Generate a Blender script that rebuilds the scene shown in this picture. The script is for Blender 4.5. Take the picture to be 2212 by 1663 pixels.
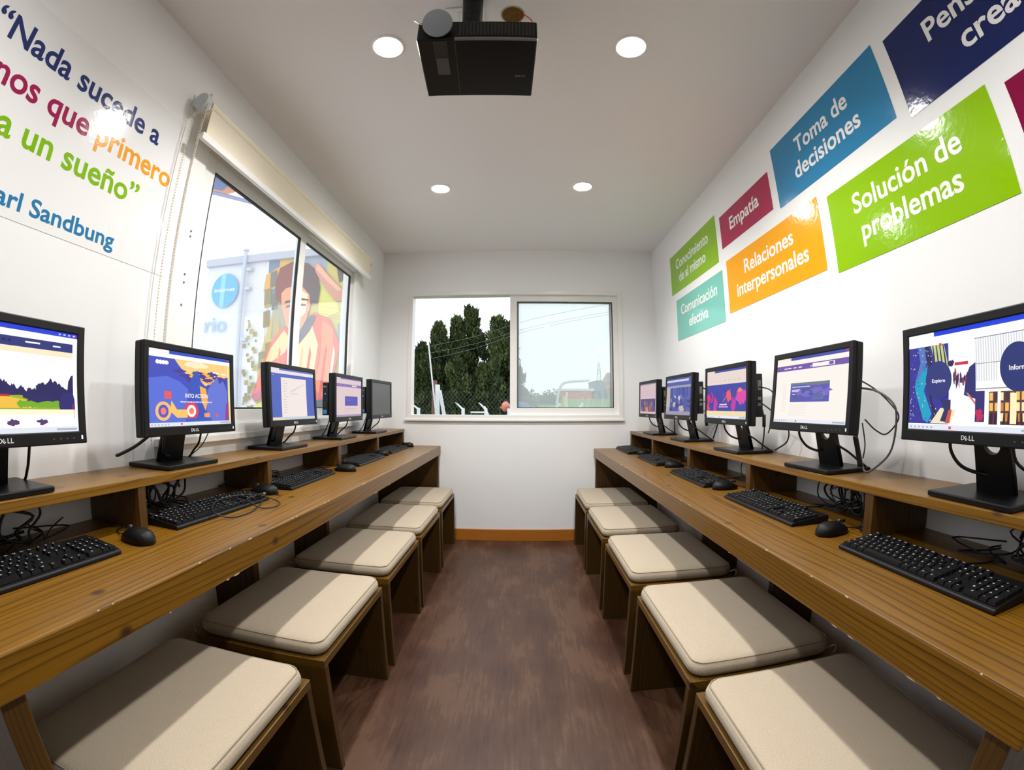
import bpy, bmesh, math, random
from mathutils import Vector, Matrix

# ------------------------------------------------------------------ clean start
for o in list(bpy.data.objects):
    bpy.data.objects.remove(o, do_unlink=True)
S = bpy.context.scene
COL = S.collection
random.seed(7)
PI = math.pi

# ------------------------------------------------------------------ camera: wide fisheye lens (radial polynomial), 2212 x 1663
cam_d = bpy.data.cameras.new('camera')
cam_d.type = 'PANO'
cam_d.sensor_fit = 'HORIZONTAL'
cam_d.sensor_width = 36.0
cam_d.panorama_type = 'FISHEYE_LENS_POLYNOMIAL'
cam_d.fisheye_fov = PI
KP = (0.0, -0.0649444509, -1.6790056e-05, 1.74075826e-05, -2.0081617e-07)
cam_d.fisheye_polynomial_k0, cam_d.fisheye_polynomial_k1, cam_d.fisheye_polynomial_k2, cam_d.fisheye_polynomial_k3, cam_d.fisheye_polynomial_k4 = KP
cam_d.clip_start = 0.01
cam_d.clip_end = 500
cam = bpy.data.objects.new('camera', cam_d)
COL.objects.link(cam)
cam.matrix_world = Matrix(((0.999765, -0.000532, 0.021666, 0.031153), (0.021617, -0.046636, -0.998678, 0.000000), (0.001542, 0.998912, -0.046614, 1.117164), (0.000000, 0.000000, 0.000000, 1.000000)))
S.camera = cam

# ------------------------------------------------------------------ world: even overcast sky
W = bpy.data.worlds.new('overcast_sky')
S.world = W
W.use_nodes = True
bg = W.node_tree.nodes['Background']
bg.inputs[0].default_value = (0.90, 0.94, 1.0, 1)
bg.inputs[1].default_value = 1.75

LAMP = 130.0          # glare of the LED discs themselves
LAMP_W = 41.0         # light thrown down by each recessed fitting
LAMP_COL = (1.0, 0.975, 0.94)

S.view_settings.view_transform = 'Standard'
S.view_settings.look = 'None'
S.view_settings.exposure = 0.08
S.view_settings.gamma = 1.0
S.view_settings.use_curve_mapping = False
S.cycles.max_bounces = 10
S.cycles.diffuse_bounces = 6
S.cycles.glossy_bounces = 4
S.cycles.transparent_max_bounces = 16
S.cycles.caustics_reflective = False
S.cycles.caustics_refractive = False
S.cycles.sample_clamp_indirect = 6.0
S.cycles.use_denoising = True

# ------------------------------------------------------------------ room sizes (metres)
D = 3.53              # inner face of the far wall
H = 2.415             # ceiling
XL, XR = -1.15, 1.15  # inner faces of the side walls
YB = -3.2             # wall behind the camera

# ------------------------------------------------------------------ materials
def lin(c):
    return tuple(((v / 255.0) / 12.92 if v <= 10.31475 else ((v / 255.0 + 0.055) / 1.055) ** 2.4) for v in c) + (1.0,)

MATS = {}
def nt(m):
    return m.node_tree.nodes, m.node_tree.links

def mat(name, rgb, rough=0.5, spec=0.5, metal=0.0, coat=0.0, bump=None, var=None):
    """Principled surface; bump = (scale, strength, distance), var = (scale, amount) colour variation."""
    if name in MATS:
        return MATS[name]
    m = bpy.data.materials.new(name)
    m.use_nodes = True
    n, l = nt(m)
    p = n['Principled BSDF']
    p.inputs['Base Color'].default_value = lin(rgb)
    p.inputs['Roughness'].default_value = rough
    p.inputs['Specular IOR Level'].default_value = spec
    p.inputs['Metallic'].default_value = metal
    p.inputs['Coat Weight'].default_value = coat
    p.inputs['Coat Roughness'].default_value = 0.15
    tc = n.new('ShaderNodeTexCoord')
    if var:
        t = n.new('ShaderNodeTexNoise'); t.inputs['Scale'].default_value = var[0]; t.inputs['Detail'].default_value = 4
        l.new(tc.outputs['Object'], t.inputs['Vector'])
        hs = n.new('ShaderNodeHueSaturation'); hs.inputs['Color'].default_value = lin(rgb)
        mr = n.new('ShaderNodeMapRange'); mr.inputs['To Min'].default_value = 1 - var[1]; mr.inputs['To Max'].default_value = 1 + var[1]
        l.new(t.outputs['Fac'], mr.inputs['Value']); l.new(mr.outputs['Result'], hs.inputs['Value'])
        l.new(hs.outputs['Color'], p.inputs['Base Color'])
    if bump:
        t = n.new('ShaderNodeTexNoise'); t.inputs['Scale'].default_value = bump[0]; t.inputs['Detail'].default_value = 3
        l.new(tc.outputs['Object'], t.inputs['Vector'])
        b = n.new('ShaderNodeBump'); b.inputs['Strength'].default_value = bump[1]; b.inputs['Distance'].default_value = bump[2]
        l.new(t.outputs['Fac'], b.inputs['Height']); l.new(b.outputs['Normal'], p.inputs['Normal'])
        if coat:
            l.new(b.outputs['Normal'], p.inputs['Coat Normal'])
    MATS[name] = m
    return m

def emit(name, rgb, strength=1.0):
    key = 'e_%s' % name
    if key in MATS:
        return MATS[key]
    m = bpy.data.materials.new(name)
    m.use_nodes = True
    n, l = nt(m)
    n.remove(n['Principled BSDF'])
    e = n.new('ShaderNodeEmission')
    e.inputs['Color'].default_value = lin(rgb)
    e.inputs['Strength'].default_value = strength
    g = n.new('ShaderNodeBsdfGlossy'); g.inputs['Roughness'].default_value = 0.35; g.inputs['Color'].default_value = (0.03, 0.03, 0.03, 1)
    a = n.new('ShaderNodeAddShader')
    l.new(e.outputs[0], a.inputs[0]); l.new(g.outputs[0], a.inputs[1])
    l.new(a.outputs[0], n['Material Output'].inputs['Surface'])
    MATS[key] = m
    return m

def wood(name, light, dark, axis='Y', rough=0.32, coat=0.3, scale=1.0, rings=15.0, knots=True):
    """Stained pine: growth-ring lines drawn out along one axis, with a few dark knots."""
    m = bpy.data.materials.new(name)
    m.use_nodes = True
    n, l = nt(m)
    p = n['Principled BSDF']
    tc = n.new('ShaderNodeTexCoord')
    oi = n.new('ShaderNodeObjectInfo')
    ad = n.new('ShaderNodeVectorMath'); ad.operation = 'MULTIPLY_ADD'
    cmb = n.new('ShaderNodeCombineXYZ')
    for k in range(3):
        l.new(oi.outputs['Random'], cmb.inputs[k])
    l.new(cmb.outputs[0], ad.inputs[0]); ad.inputs[1].default_value = (7, 13, 5)
    l.new(tc.outputs['Object'], ad.inputs[2])
    st = {'X': (0.11, 1, 1), 'Y': (1, 0.11, 1), 'Z': (1, 1, 0.11)}[axis]
    mp = n.new('ShaderNodeMapping'); mp.inputs['Scale'].default_value = tuple(s * scale for s in st)
    l.new(ad.outputs[0], mp.inputs['Vector'])
    # low-frequency warp of the rings
    nz = n.new('ShaderNodeTexNoise'); nz.inputs['Scale'].default_value = 3.2; nz.inputs['Detail'].default_value = 3; nz.inputs['Roughness'].default_value = 0.55
    l.new(mp.outputs[0], nz.inputs['Vector'])
    mul = n.new('ShaderNodeMath'); mul.operation = 'MULTIPLY'; mul.inputs[1].default_value = rings
    l.new(nz.outputs['Fac'], mul.inputs[0])
    # add a straight component across the board so lines run long
    sx = n.new('ShaderNodeSeparateXYZ'); l.new(mp.outputs[0], sx.inputs[0])
    a1 = {'X': 1, 'Y': 0, 'Z': 0}[axis]; a2 = {'X': 2, 'Y': 2, 'Z': 1}[axis]
    s1 = n.new('ShaderNodeMath'); s1.operation = 'MULTIPLY_ADD'; s1.inputs[1].default_value = 52.0
    l.new(sx.outputs[a1], s1.inputs[0]); l.new(mul.outputs[0], s1.inputs[2])
    s2 = n.new('ShaderNodeMath'); s2.operation = 'MULTIPLY_ADD'; s2.inputs[1].default_value = 74.0
    l.new(sx.outputs[a2], s2.inputs[0]); l.new(s1.outputs[0], s2.inputs[2])
    fr = n.new('ShaderNodeMath'); fr.operation = 'FRACT'; l.new(s2.outputs[0], fr.inputs[0])
    cr = n.new('ShaderNodeValToRGB')
    e = cr.color_ramp.elements
    e[0].position = 0.0; e[0].color = (0, 0, 0, 1)
    e[1].position = 1.0; e[1].color = (0, 0, 0, 1)
    x = e.new(0.66); x.color = (0.12, 0.12, 0.12, 1)
    x = e.new(0.88); x.color = (0.8, 0.8, 0.8, 1)
    l.new(fr.outputs[0], cr.inputs[0])
    # fine fibres
    mp2 = n.new('ShaderNodeMapping'); mp2.inputs['Scale'].default_value = {'X': (3, 120, 120), 'Y': (120, 3, 120), 'Z': (120, 120, 3)}[axis]
    l.new(ad.outputs[0], mp2.inputs['Vector'])
    n2 = n.new('ShaderNodeTexNoise'); n2.inputs['Scale'].default_value = 1.0; n2.inputs['Detail'].default_value = 2
    l.new(mp2.outputs[0], n2.inputs['Vector'])
    f2 = n.new('ShaderNodeMath'); f2.operation = 'MULTIPLY_ADD'; f2.inputs[1].default_value = 0.45
    l.new(n2.outputs['Fac'], f2.inputs[0])
    sc = n.new('ShaderNodeMath'); sc.operation = 'MULTIPLY'; sc.inputs[1].default_value = 0.5
    l.new(cr.outputs[0], sc.inputs[0]); l.new(sc.outputs[0], f2.inputs[2])
    # broad tone
    n3 = n.new('ShaderNodeTexNoise'); n3.inputs['Scale'].default_value = 2.2; n3.inputs['Detail'].default_value = 2
    l.new(mp.outputs[0], n3.inputs['Vector'])
    f3 = n.new('ShaderNodeMath'); f3.operation = 'MULTIPLY_ADD'; f3.inputs[1].default_value = 0.5
    l.new(n3.outputs['Fac'], f3.inputs[0]); l.new(f2.outputs[0], f3.inputs[2])
    mr = n.new('ShaderNodeMapRange'); mr.inputs['From Min'].default_value = 0.3; mr.inputs['From Max'].default_value = 1.0
    l.new(f3.outputs[0], mr.inputs['Value'])
    mx = n.new('ShaderNodeMix'); mx.data_type = 'RGBA'
    mx.inputs[6].default_value = lin(light); mx.inputs[7].default_value = lin(dark)
    l.new(mr.outputs[0], mx.inputs[0])
    last = mx.outputs[2]
    if knots:
        mp3 = n.new('ShaderNodeMapping'); mp3.inputs['Scale'].default_value = (3.4, 2.4, 1)
        sw = n.new('ShaderNodeSeparateXYZ'); l.new(ad.outputs[0], sw.inputs[0])
        cw = n.new('ShaderNodeCombineXYZ')
        sa = n.new('ShaderNodeMath'); sa.operation = 'ADD'; l.new(sw.outputs[a1], sa.inputs[0]); l.new(sw.outputs[a2], sa.inputs[1]); l.new(sa.outputs[0], cw.inputs[0]); l.new(sw.outputs[{'X': 0, 'Y': 1, 'Z': 2}[axis]], cw.inputs[1])
        l.new(cw.outputs[0], mp3.inputs['Vector'])
        v = n.new('ShaderNodeTexVoronoi'); v.voronoi_dimensions = '2D'; v.inputs['Scale'].default_value = 1.0
        l.new(mp3.outputs[0], v.inputs['Vector'])
        kr = n.new('ShaderNodeMapRange'); kr.inputs['From Min'].default_value = 0.018; kr.inputs['From Max'].default_value = 0.05
        kr.inputs['To Min'].default_value = 0.9; kr.inputs['To Max'].default_value = 0.0
        l.new(v.outputs['Distance'], kr.inputs['Value'])
        k = n.new('ShaderNodeMix'); k.data_type = 'RGBA'
        k.inputs[7].default_value = lin((52, 24, 8))
        l.new(last, k.inputs[6]); l.new(kr.outputs[0], k.inputs[0])
        last = k.outputs[2]
    l.new(last, p.inputs['Base Color'])
    p.inputs['Roughness'].default_value = rough
    p.inputs['Coat Weight'].default_value = coat
    p.inputs['Coat Roughness'].default_value = 0.22
    b = n.new('ShaderNodeBump'); b.inputs['Strength'].default_value = 0.12; b.inputs['Distance'].default_value = 0.002
    l.new(f2.outputs[0], b.inputs['Height']); l.new(b.outputs['Normal'], p.inputs['Normal'])
    MATS[name] = m
    return m

def glass(name, haze, rough=0.02):
    """Window pane: clear sheet with a coat of pale dust that scatters light."""
    m = bpy.data.materials.new(name)
    m.use_nodes = True
    n, l = nt(m)
    n.remove(n['Principled BSDF'])
    tr = n.new('ShaderNodeBsdfTransparent'); tr.inputs[0].default_value = (0.97, 0.985, 0.98, 1)
    tl = n.new('ShaderNodeBsdfTranslucent'); tl.inputs[0].default_value = (0.96, 0.98, 1, 1)
    gl = n.new('ShaderNodeBsdfGlossy'); gl.inputs['Roughness'].default_value = rough
    lw = n.new('ShaderNodeLayerWeight'); lw.inputs[0].default_value = 0.5
    pw = n.new('ShaderNodeMath'); pw.operation = 'POWER'; pw.inputs[1].default_value = 5.0
    l.new(lw.outputs['Facing'], pw.inputs[0])
    fr = n.new('ShaderNodeMath'); fr.operation = 'MULTIPLY_ADD'; fr.inputs[1].default_value = 0.9; fr.inputs[2].default_value = 0.035
    l.new(pw.outputs[0], fr.inputs[0])
    m1 = n.new('ShaderNodeMixShader'); m1.inputs[0].default_value = haze
    l.new(tr.outputs[0], m1.inputs[1]); l.new(tl.outputs[0], m1.inputs[2])
    m2 = n.new('ShaderNodeMixShader')
    l.new(fr.outputs[0], m2.inputs[0]); l.new(m1.outputs[0], m2.inputs[1]); l.new(gl.outputs[0], m2.inputs[2])
    l.new(m2.outputs[0], n['Material Output'].inputs['Surface'])
    MATS[name] = m
    return m

def fabric(name, rgb):
    m = bpy.data.materials.new(name)
    m.use_nodes = True
    n, l = nt(m)
    p = n['Principled BSDF']
    p.inputs['Roughness'].default_value = 0.9
    p.inputs['Specular IOR Level'].default_value = 0.15
    p.inputs['Sheen Weight'].default_value = 0.15
    tc = n.new('ShaderNodeTexCoord')
    w1 = n.new('ShaderNodeTexWave'); w1.bands_direction = 'X'; w1.inputs['Scale'].default_value = 80; w1.inputs['Distortion'].default_value = 0.6
    w2 = n.new('ShaderNodeTexWave'); w2.bands_direction = 'Y'; w2.inputs['Scale'].default_value = 80; w2.inputs['Distortion'].default_value = 0.6
    nz = n.new('ShaderNodeTexNoise'); nz.inputs['Scale'].default_value = 260; nz.inputs['Detail'].default_value = 2
    for t in (w1, w2, nz):
        l.new(tc.outputs['Object'], t.inputs['Vector'])
    mu = n.new('ShaderNodeMath'); mu.operation = 'MULTIPLY'
    l.new(w1.outputs['Fac'], mu.inputs[0]); l.new(w2.outputs['Fac'], mu.inputs[1])
    ad = n.new('ShaderNodeMath'); ad.operation = 'ADD'
    l.new(mu.outputs[0], ad.inputs[0]); l.new(nz.outputs['Fac'], ad.inputs[1])
    mr = n.new('ShaderNodeMapRange'); mr.inputs['From Max'].default_value = 1.6
    mr.inputs['To Min'].default_value = 0.74; mr.inputs['To Max'].default_value = 1.14
    l.new(ad.outputs[0], mr.inputs['Value'])
    hs = n.new('ShaderNodeHueSaturation'); hs.inputs['Color'].default_value = lin(rgb)
    l.new(mr.outputs[0], hs.inputs['Value']); l.new(hs.outputs[0], p.inputs['Base Color'])
    b = n.new('ShaderNodeBump'); b.inputs['Strength'].default_value = 0.25; b.inputs['Distance'].default_value = 0.001
    l.new(ad.outputs[0], b.inputs['Height']); l.new(b.outputs[0], p.inputs['Normal'])
    MATS[name] = m
    return m

def floor_mat():
    m = bpy.data.materials.new('worn_brown_floor')
    m.use_nodes = True
    n, l = nt(m)
    p = n['Principled BSDF']
    tc = n.new('ShaderNodeTexCoord')
    mp = n.new('ShaderNodeMapping'); mp.inputs['Scale'].default_value = (3.2, 1.1, 1)
    l.new(tc.outputs['Object'], mp.inputs['Vector'])
    a = n.new('ShaderNodeTexNoise'); a.inputs['Scale'].default_value = 1.6; a.inputs['Detail'].default_value = 7; a.inputs['Roughness'].default_value = 0.65
    l.new(mp.outputs[0], a.inputs['Vector'])
    mp2 = n.new('ShaderNodeMapping'); mp2.inputs['Scale'].default_value = (90, 5, 1)
    l.new(tc.outputs['Object'], mp2.inputs['Vector'])
    f = n.new('ShaderNodeTexNoise'); f.inputs['Scale'].default_value = 1.0; f.inputs['Detail'].default_value = 4
    l.new(mp2.outputs[0], f.inputs['Vector'])
    c = n.new('ShaderNodeTexNoise'); c.inputs['Scale'].default_value = 2.6; c.inputs['Detail'].default_value = 3
    l.new(tc.outputs['Object'], c.inputs['Vector'])
    s1 = n.new('ShaderNodeMath'); s1.operation = 'MULTIPLY_ADD'; s1.inputs[1].default_value = 0.34
    l.new(f.outputs['Fac'], s1.inputs[0]); l.new(a.outputs['Fac'], s1.inputs[2])
    s2 = n.new('ShaderNodeMath'); s2.operation = 'MULTIPLY_ADD'; s2.inputs[1].default_value = 0.5
    l.new(c.outputs['Fac'], s2.inputs[0]); l.new(s1.outputs[0], s2.inputs[2])
    cr = n.new('ShaderNodeValToRGB')
    e = cr.color_ramp.elements
    e[0].position = 0.58; e[0].color = lin((34, 16, 8))
    e[1].position = 1.15; e[1].color = lin((92, 64, 46))
    x = e.new(0.80); x.color = lin((66, 38, 23))
    x = e.new(0.95); x.color = lin((80, 52, 36))
    l.new(s2.outputs[0], cr.inputs[0])
    # hairline cracks in the vinyl
    v = n.new('ShaderNodeTexVoronoi'); v.feature = 'DISTANCE_TO_EDGE'; v.inputs['Scale'].default_value = 1.0
    mp3 = n.new('ShaderNodeMapping'); mp3.inputs['Scale'].default_value = (3.0, 0.9, 1)
    nz = n.new('ShaderNodeTexNoise'); nz.inputs['Scale'].default_value = 3
    l.new(tc.outputs['Object'], nz.inputs['Vector'])
    vm = n.new('ShaderNodeMix'); vm.data_type = 'VECTOR'; vm.inputs[0].default_value = 0.25
    l.new(tc.outputs['Object'], vm.inputs[4]); l.new(nz.outputs['Color'], vm.inputs[5])
    l.new(vm.outputs[1], mp3.inputs['Vector']); l.new(mp3.outputs[0], v.inputs['Vector'])
    kr = n.new('ShaderNodeMapRange'); kr.inputs['From Min'].default_value = 0.002; kr.inputs['From Max'].default_value = 0.007
    kr.inputs['To Min'].default_value = 0.55; kr.inputs['To Max'].default_value = 0.0
    l.new(v.outputs['Distance'], kr.inputs['Value'])
    gate = n.new('ShaderNodeMapRange'); gate.inputs['From Min'].default_value = 0.52; gate.inputs['From Max'].default_value = 0.6
    l.new(c.outputs['Fac'], gate.inputs['Value'])
    gm = n.new('ShaderNodeMath'); gm.operation = 'MULTIPLY'
    l.new(kr.outputs[0], gm.inputs[0]); l.new(gate.outputs[0], gm.inputs[1])
    mx = n.new('ShaderNodeMix'); mx.data_type = 'RGBA'; mx.inputs[7].default_value = lin((40, 18, 14))
    l.new(cr.outputs[0], mx.inputs[6]); l.new(gm.outputs[0], mx.inputs[0])
    l.new(mx.outputs[2], p.inputs['Base Color'])
    rr = n.new('ShaderNodeMapRange'); rr.inputs['To Min'].default_value = 0.33; rr.inputs['To Max'].default_value = 0.55
    l.new(a.outputs['Fac'], rr.inputs['Value']); l.new(rr.outputs[0], p.inputs['Roughness'])
    b = n.new('ShaderNodeBump'); b.inputs['Strength'].default_value = 0.25; b.inputs['Distance'].default_value = 0.003
    l.new(s2.outputs[0], b.inputs['Height']); l.new(b.outputs[0], p.inputs['Normal'])
    return m

# ------------------------------------------------------------------ mesh helpers
class MB:
    """Collects shapes into one bmesh."""
    def __init__(s):
        s.b = bmesh.new()
    def box(s, x0, x1, y0, y1, z0, z1, bev=0.0, seg=2, mi=0):
        t = bmesh.new()
        bmesh.ops.create_cube(t, size=1.0)
        for v in t.verts:
            v.co = Vector(((x0 + x1) / 2 + v.co.x * (x1 - x0), (y0 + y1) / 2 + v.co.y * (y1 - y0), (z0 + z1) / 2 + v.co.z * (z1 - z0)))
        if bev > 0:
            bmesh.ops.bevel(t, geom=list(t.edges), offset=bev, segments=seg, affect='EDGES', profile=0.5)
        s._take(t, mi)
        return s
    def _take(s, t, mi=0, M=None):
        if M is not None:
            t.transform(M)
        me = bpy.data.meshes.new('tmp')
        for f in t.faces:
            f.material_index = mi
        bmesh.ops.recalc_face_normals(t, faces=list(t.faces))
        t.to_mesh(me); t.free()
        s.b.from_mesh(me)
        bpy.data.meshes.remove(me)
    def mesh(s, me, M=None, mi=None):
        n0 = len(s.b.faces)
        t = bmesh.new(); t.from_mesh(me)
        if M is not None:
            t.transform(M)
        if mi is not None:
            for f in t.faces:
                f.material_index = mi
        m2 = bpy.data.meshes.new('tmp'); t.to_mesh(m2); t.free()
        s.b.from_mesh(m2); bpy.data.meshes.remove(m2)
        return s
    def cyl(s, p0, p1, r0, r1=None, n=20, mi=0, caps=True):
        r1 = r0 if r1 is None else r1
        p0, p1 = Vector(p0), Vector(p1)
        d = p1 - p0
        t = bmesh.new()
        bmesh.ops.create_cone(t, cap_ends=caps, cap_tris=False, segments=n, radius1=r0, radius2=r1, depth=d.length)
        M = Matrix.Translation((p0 + p1) / 2) @ d.to_track_quat('Z', 'Y').to_matrix().to_4x4()
        s._take(t, mi, M)
        return s
    def lathe(s, prof, M=None, n=24, mi=0):
        t = bmesh.new()
        rings = []
        for r, z in prof:
            if r < 1e-6:
                rings.append([t.verts.new((0, 0, z))])
            else:
                rings.append([t.verts.new((r * math.cos(2 * PI * k / n), r * math.sin(2 * PI * k / n), z)) for k in range(n)])
        for a, b in zip(rings, rings[1:]):
            for k in range(n):
                k2 = (k + 1) % n
                if len(a) == 1 and len(b) == 1:
                    continue
                if len(a) == 1:
                    t.faces.new((a[0], b[k], b[k2]))
                elif len(b) == 1:
                    t.faces.new((a[k], b[0], a[k2]))
                else:
                    t.faces.new((a[k], b[k], b[k2], a[k2]))
        s._take(t, mi, M)
        return s
    def tube(s, pts, r, n=7, mi=0, closed=False, smooth=5):
        P = catmull(pts, smooth, closed)
        t = bmesh.new()
        rings = []
        up = Vector((0.13, 0.31, 0.94)).normalized()
        N = len(P)
        for i, p in enumerate(P):
            a = P[(i - 1) % N] if (i > 0 or closed) else p
            b = P[(i + 1) % N] if (i < N - 1 or closed) else p
            d = (b - a)
            if d.length < 1e-9:
                d = Vector((0, 0, 1))
            d.normalize()
            u = up - d * up.dot(d)
            if u.length < 1e-4:
                u = Vector((1, 0, 0)) - d * d.x
            u.normalize(); up = u
            w = d.cross(u)
            rings.append([t.verts.new(p + (u * math.cos(2 * PI * k / n) + w * math.sin(2 * PI * k / n)) * r) for k in range(n)])
        for i in range(N if closed else N - 1):
            a, b = rings[i], rings[(i + 1) % N]
            for k in range(n):
                t.faces.new((a[k], a[(k + 1) % n], b[(k + 1) % n], b[k]))
        if not closed:
            t.faces.new(rings[0][::-1]); t.faces.new(rings[-1])
        s._take(t, mi)
        return s
    def prism(s, poly, d, o=(0, 0, 0), u=(1, 0, 0), v=(0, 0, 1), mi=0, bev=0.0):
        """Flat polygon (2-D points along u, v from o) given thickness d along u x v."""
        o, u, v = Vector(o), Vector(u), Vector(v)
        w = u.cross(v).normalized()
        t = bmesh.new()
        A = [t.verts.new(o + u * a + v * b) for a, b in poly]
        B = [t.verts.new(o + u * a + v * b + w * d) for a, b in poly]
        k = len(poly)
        t.faces.new(A[::-1]); t.faces.new(B)
        for i in range(k):
            t.faces.new((A[i], A[(i + 1) % k], B[(i + 1) % k], B[i]))
        if bev:
            bmesh.ops.bevel(t, geom=list(t.edges), offset=bev, segments=1, affect='EDGES')
        s._take(t, mi)
        return s
    def sphere(s, c, r, sc=(1, 1, 1), u=16, v=10, mi=0, M=None):
        t = bmesh.new()
        bmesh.ops.create_uvsphere(t, u_segments=u, v_segments=v, radius=r)
        for x in t.verts:
            x.co = Vector((x.co.x * sc[0], x.co.y * sc[1], x.co.z * sc[2])) + Vector(c)
        s._take(t, mi, M)
        return s
    def done(s, name, mats, parent=None, smooth=None, loc=None):
        me = bpy.data.meshes.new(name)
        if smooth is not None:
            for f in s.b.faces:
                f.smooth = True
        s.b.to_mesh(me); s.b.free()
        for m in (mats if isinstance(mats, (list, tuple)) else [mats]):
            me.materials.append(m)
        if smooth is not None and smooth < 3.1:
            me.set_sharp_from_angle(angle=smooth)
        return link(name, me, parent, loc)

def link(name, me, parent=None, loc=None):
    o = bpy.data.objects.new(name, me)
    COL.objects.link(o)
    if parent is not None:
        o.parent = parent
    if loc is not None:
        o.location = loc
    return o

def catmull(pts, k, closed=False):
    P = [Vector(p) for p in pts]
    if len(P) < 3 or k <= 1:
        return P
    out = []
    n = len(P)
    for i in range(n if closed else n - 1):
        p0 = P[(i - 1) % n] if (closed or i > 0) else P[0] * 2 - P[1]
        p1, p2 = P[i], P[(i + 1) % n]
        p3 = P[(i + 2) % n] if (closed or i + 2 < n) else P[-1] * 2 - P[-2]
        for j in range(k):
            t = j / k
            out.append(0.5 * ((2 * p1) + (p2 - p0) * t + (2 * p0 - 5 * p1 + 4 * p2 - p3) * t * t + (3 * p1 - p0 - 3 * p2 + p3) * t ** 3))
    if not closed:
        out.append(P[-1])
    return out

def tag(o, label=None, cat=None, group=None, kind=None):
    if label: o['label'] = label
    if cat: o['category'] = cat
    if group: o['group'] = group
    if kind: o['kind'] = kind
    return o

def empty(name, loc=(0, 0, 0), rz=0.0):
    o = bpy.data.objects.new(name, None)
    o.empty_display_size = 0.1
    COL.objects.link(o)
    o.location = loc
    o.rotation_euler = (0, 0, rz)
    return o

def copy_tree(o, parent=None):
    c = o.copy()
    COL.objects.link(c)
    if parent is not None:
        c.parent = parent
    for ch in list(o.children):
        copy_tree(ch, c)
    return c

# lettering: built-in font turned into a mesh, then fitted to a measured line
_txt = {}
def text_mesh(body, offset=0.018, extrude=0.0):
    key = (body, offset, extrude)
    if key in _txt:
        return _txt[key]
    cu = bpy.data.curves.new('lettering', 'FONT')
    cu.body = body
    cu.offset = offset
    cu.extrude = extrude
    cu.resolution_u = 4
    ob = bpy.data.objects.new('lettering', cu)
    COL.objects.link(ob)
    dg = bpy.context.evaluated_depsgraph_get()
    me = bpy.data.meshes.new_from_object(ob.evaluated_get(dg))
    bpy.data.objects.remove(ob, do_unlink=True)
    xs = [v.co.x for v in me.vertices] or [0, 1]
    _txt[key] = (me, min(xs), max(xs))
    return _txt[key]

def cap_height(offset=0.018):
    me, a, b = text_mesh('H', offset)
    return max(v.co.y for v in me.vertices)

def text_fit(mb, body, o, u, v, width, cap, offset=0.018, thick=0.0, mi=0):
    """Adds lettering to mb: baseline starts at o, runs width along u, capitals cap tall along v."""
    me, x0, x1 = text_mesh(body, offset, 0.5 * thick if thick else 0.0)
    sx = width / (x1 - x0)
    sy = cap / cap_height(offset)
    u, v = Vector(u), Vector(v)
    w = u.cross(v)
    M = Matrix(((u.x * sx, v.x * sy, w.x, 0), (u.y * sx, v.y * sy, w.y, 0), (u.z * sx, v.z * sy, w.z, 0), (0, 0, 0, 1)))
    M = Matrix.Translation(Vector(o) - u * sx * x0) @ M
    mb.mesh(me, M, mi)

def words(body):
    """Each word of a line with its start and end as fractions of the line's width."""
    _, a0, a1 = text_mesh(body)
    out, pre = [], ''
    for w in body.split(' '):
        _, x0, x1 = text_mesh(w)
        _, _, e = text_mesh(pre + w)
        out.append((w, (e - (x1 - x0) - a0) / (a1 - a0), (e - a0) / (a1 - a0)))
        pre += w + ' '
    return out

# ================================================================== materials in use
M_wall = mat('white_wall_paint', (241, 242, 243), 0.6, 0.3, bump=(90, 0.05, 0.001))
M_ceil = mat('ceiling_paint', (240, 237, 238), 0.7, 0.3, bump=(70, 0.06, 0.001))
M_alu = mat('white_window_aluminium', (240, 240, 238), 0.3, 0.5)
M_gasket = mat('black_window_gasket', (28, 30, 32), 0.6)
M_floor = floor_mat()
M_base = wood('baseboard_pine', (186, 118, 36), (150, 84, 20), 'X', 0.4, 0.2, knots=False)
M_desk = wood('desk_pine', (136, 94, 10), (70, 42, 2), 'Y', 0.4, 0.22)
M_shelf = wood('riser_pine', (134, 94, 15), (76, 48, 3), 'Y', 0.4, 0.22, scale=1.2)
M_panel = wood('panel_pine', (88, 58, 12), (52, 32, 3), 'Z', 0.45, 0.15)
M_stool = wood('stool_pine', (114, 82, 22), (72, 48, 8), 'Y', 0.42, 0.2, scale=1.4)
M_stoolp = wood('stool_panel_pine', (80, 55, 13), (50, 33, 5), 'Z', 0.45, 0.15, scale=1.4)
M_cush = fabric('cream_cushion_cloth', (192, 178, 157))
M_pipe = fabric('cream_piping', (170, 155, 133))
M_blk = mat('black_plastic', (11, 11, 13), 0.45, 0.28, bump=(400, 0.05, 0.0005))
M_blk2 = mat('matt_black_plastic', (10, 10, 12), 0.5, 0.4)
M_key = mat('black_keycaps', (11, 11, 13), 0.5, 0.28)
M_leg = mat('grey_key_print', (176, 180, 186), 0.5)
M_gloss = mat('glossy_black_plastic', (9, 9, 11), 0.38, 0.3)
M_cable = mat('black_cable', (18, 18, 20), 0.45)
M_cableg = mat('grey_cable', (95, 95, 102), 0.5)
M_logo = mat('silver_print', (205, 207, 212), 0.35)
M_metal = mat('bright_metal', (205, 205, 205), 0.25, 0.5, 1.0)
M_cream = mat('cream_blind_cloth', (238, 229, 208), 0.85, 0.2)
M_white = mat('white_plastic', (238, 238, 236), 0.4)

# ================================================================== the room
def struct(o):
    o['kind'] = 'structure'
    return o

T = 0.1
struct(MB().box(XL - T, XR + T, YB - T, D + T, -0.06, 0.0).done('floor', M_floor))
struct(MB().box(XL - T, XR + T, YB - T, D + T, H, H + 0.05).done('ceiling', M_ceil))
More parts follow.
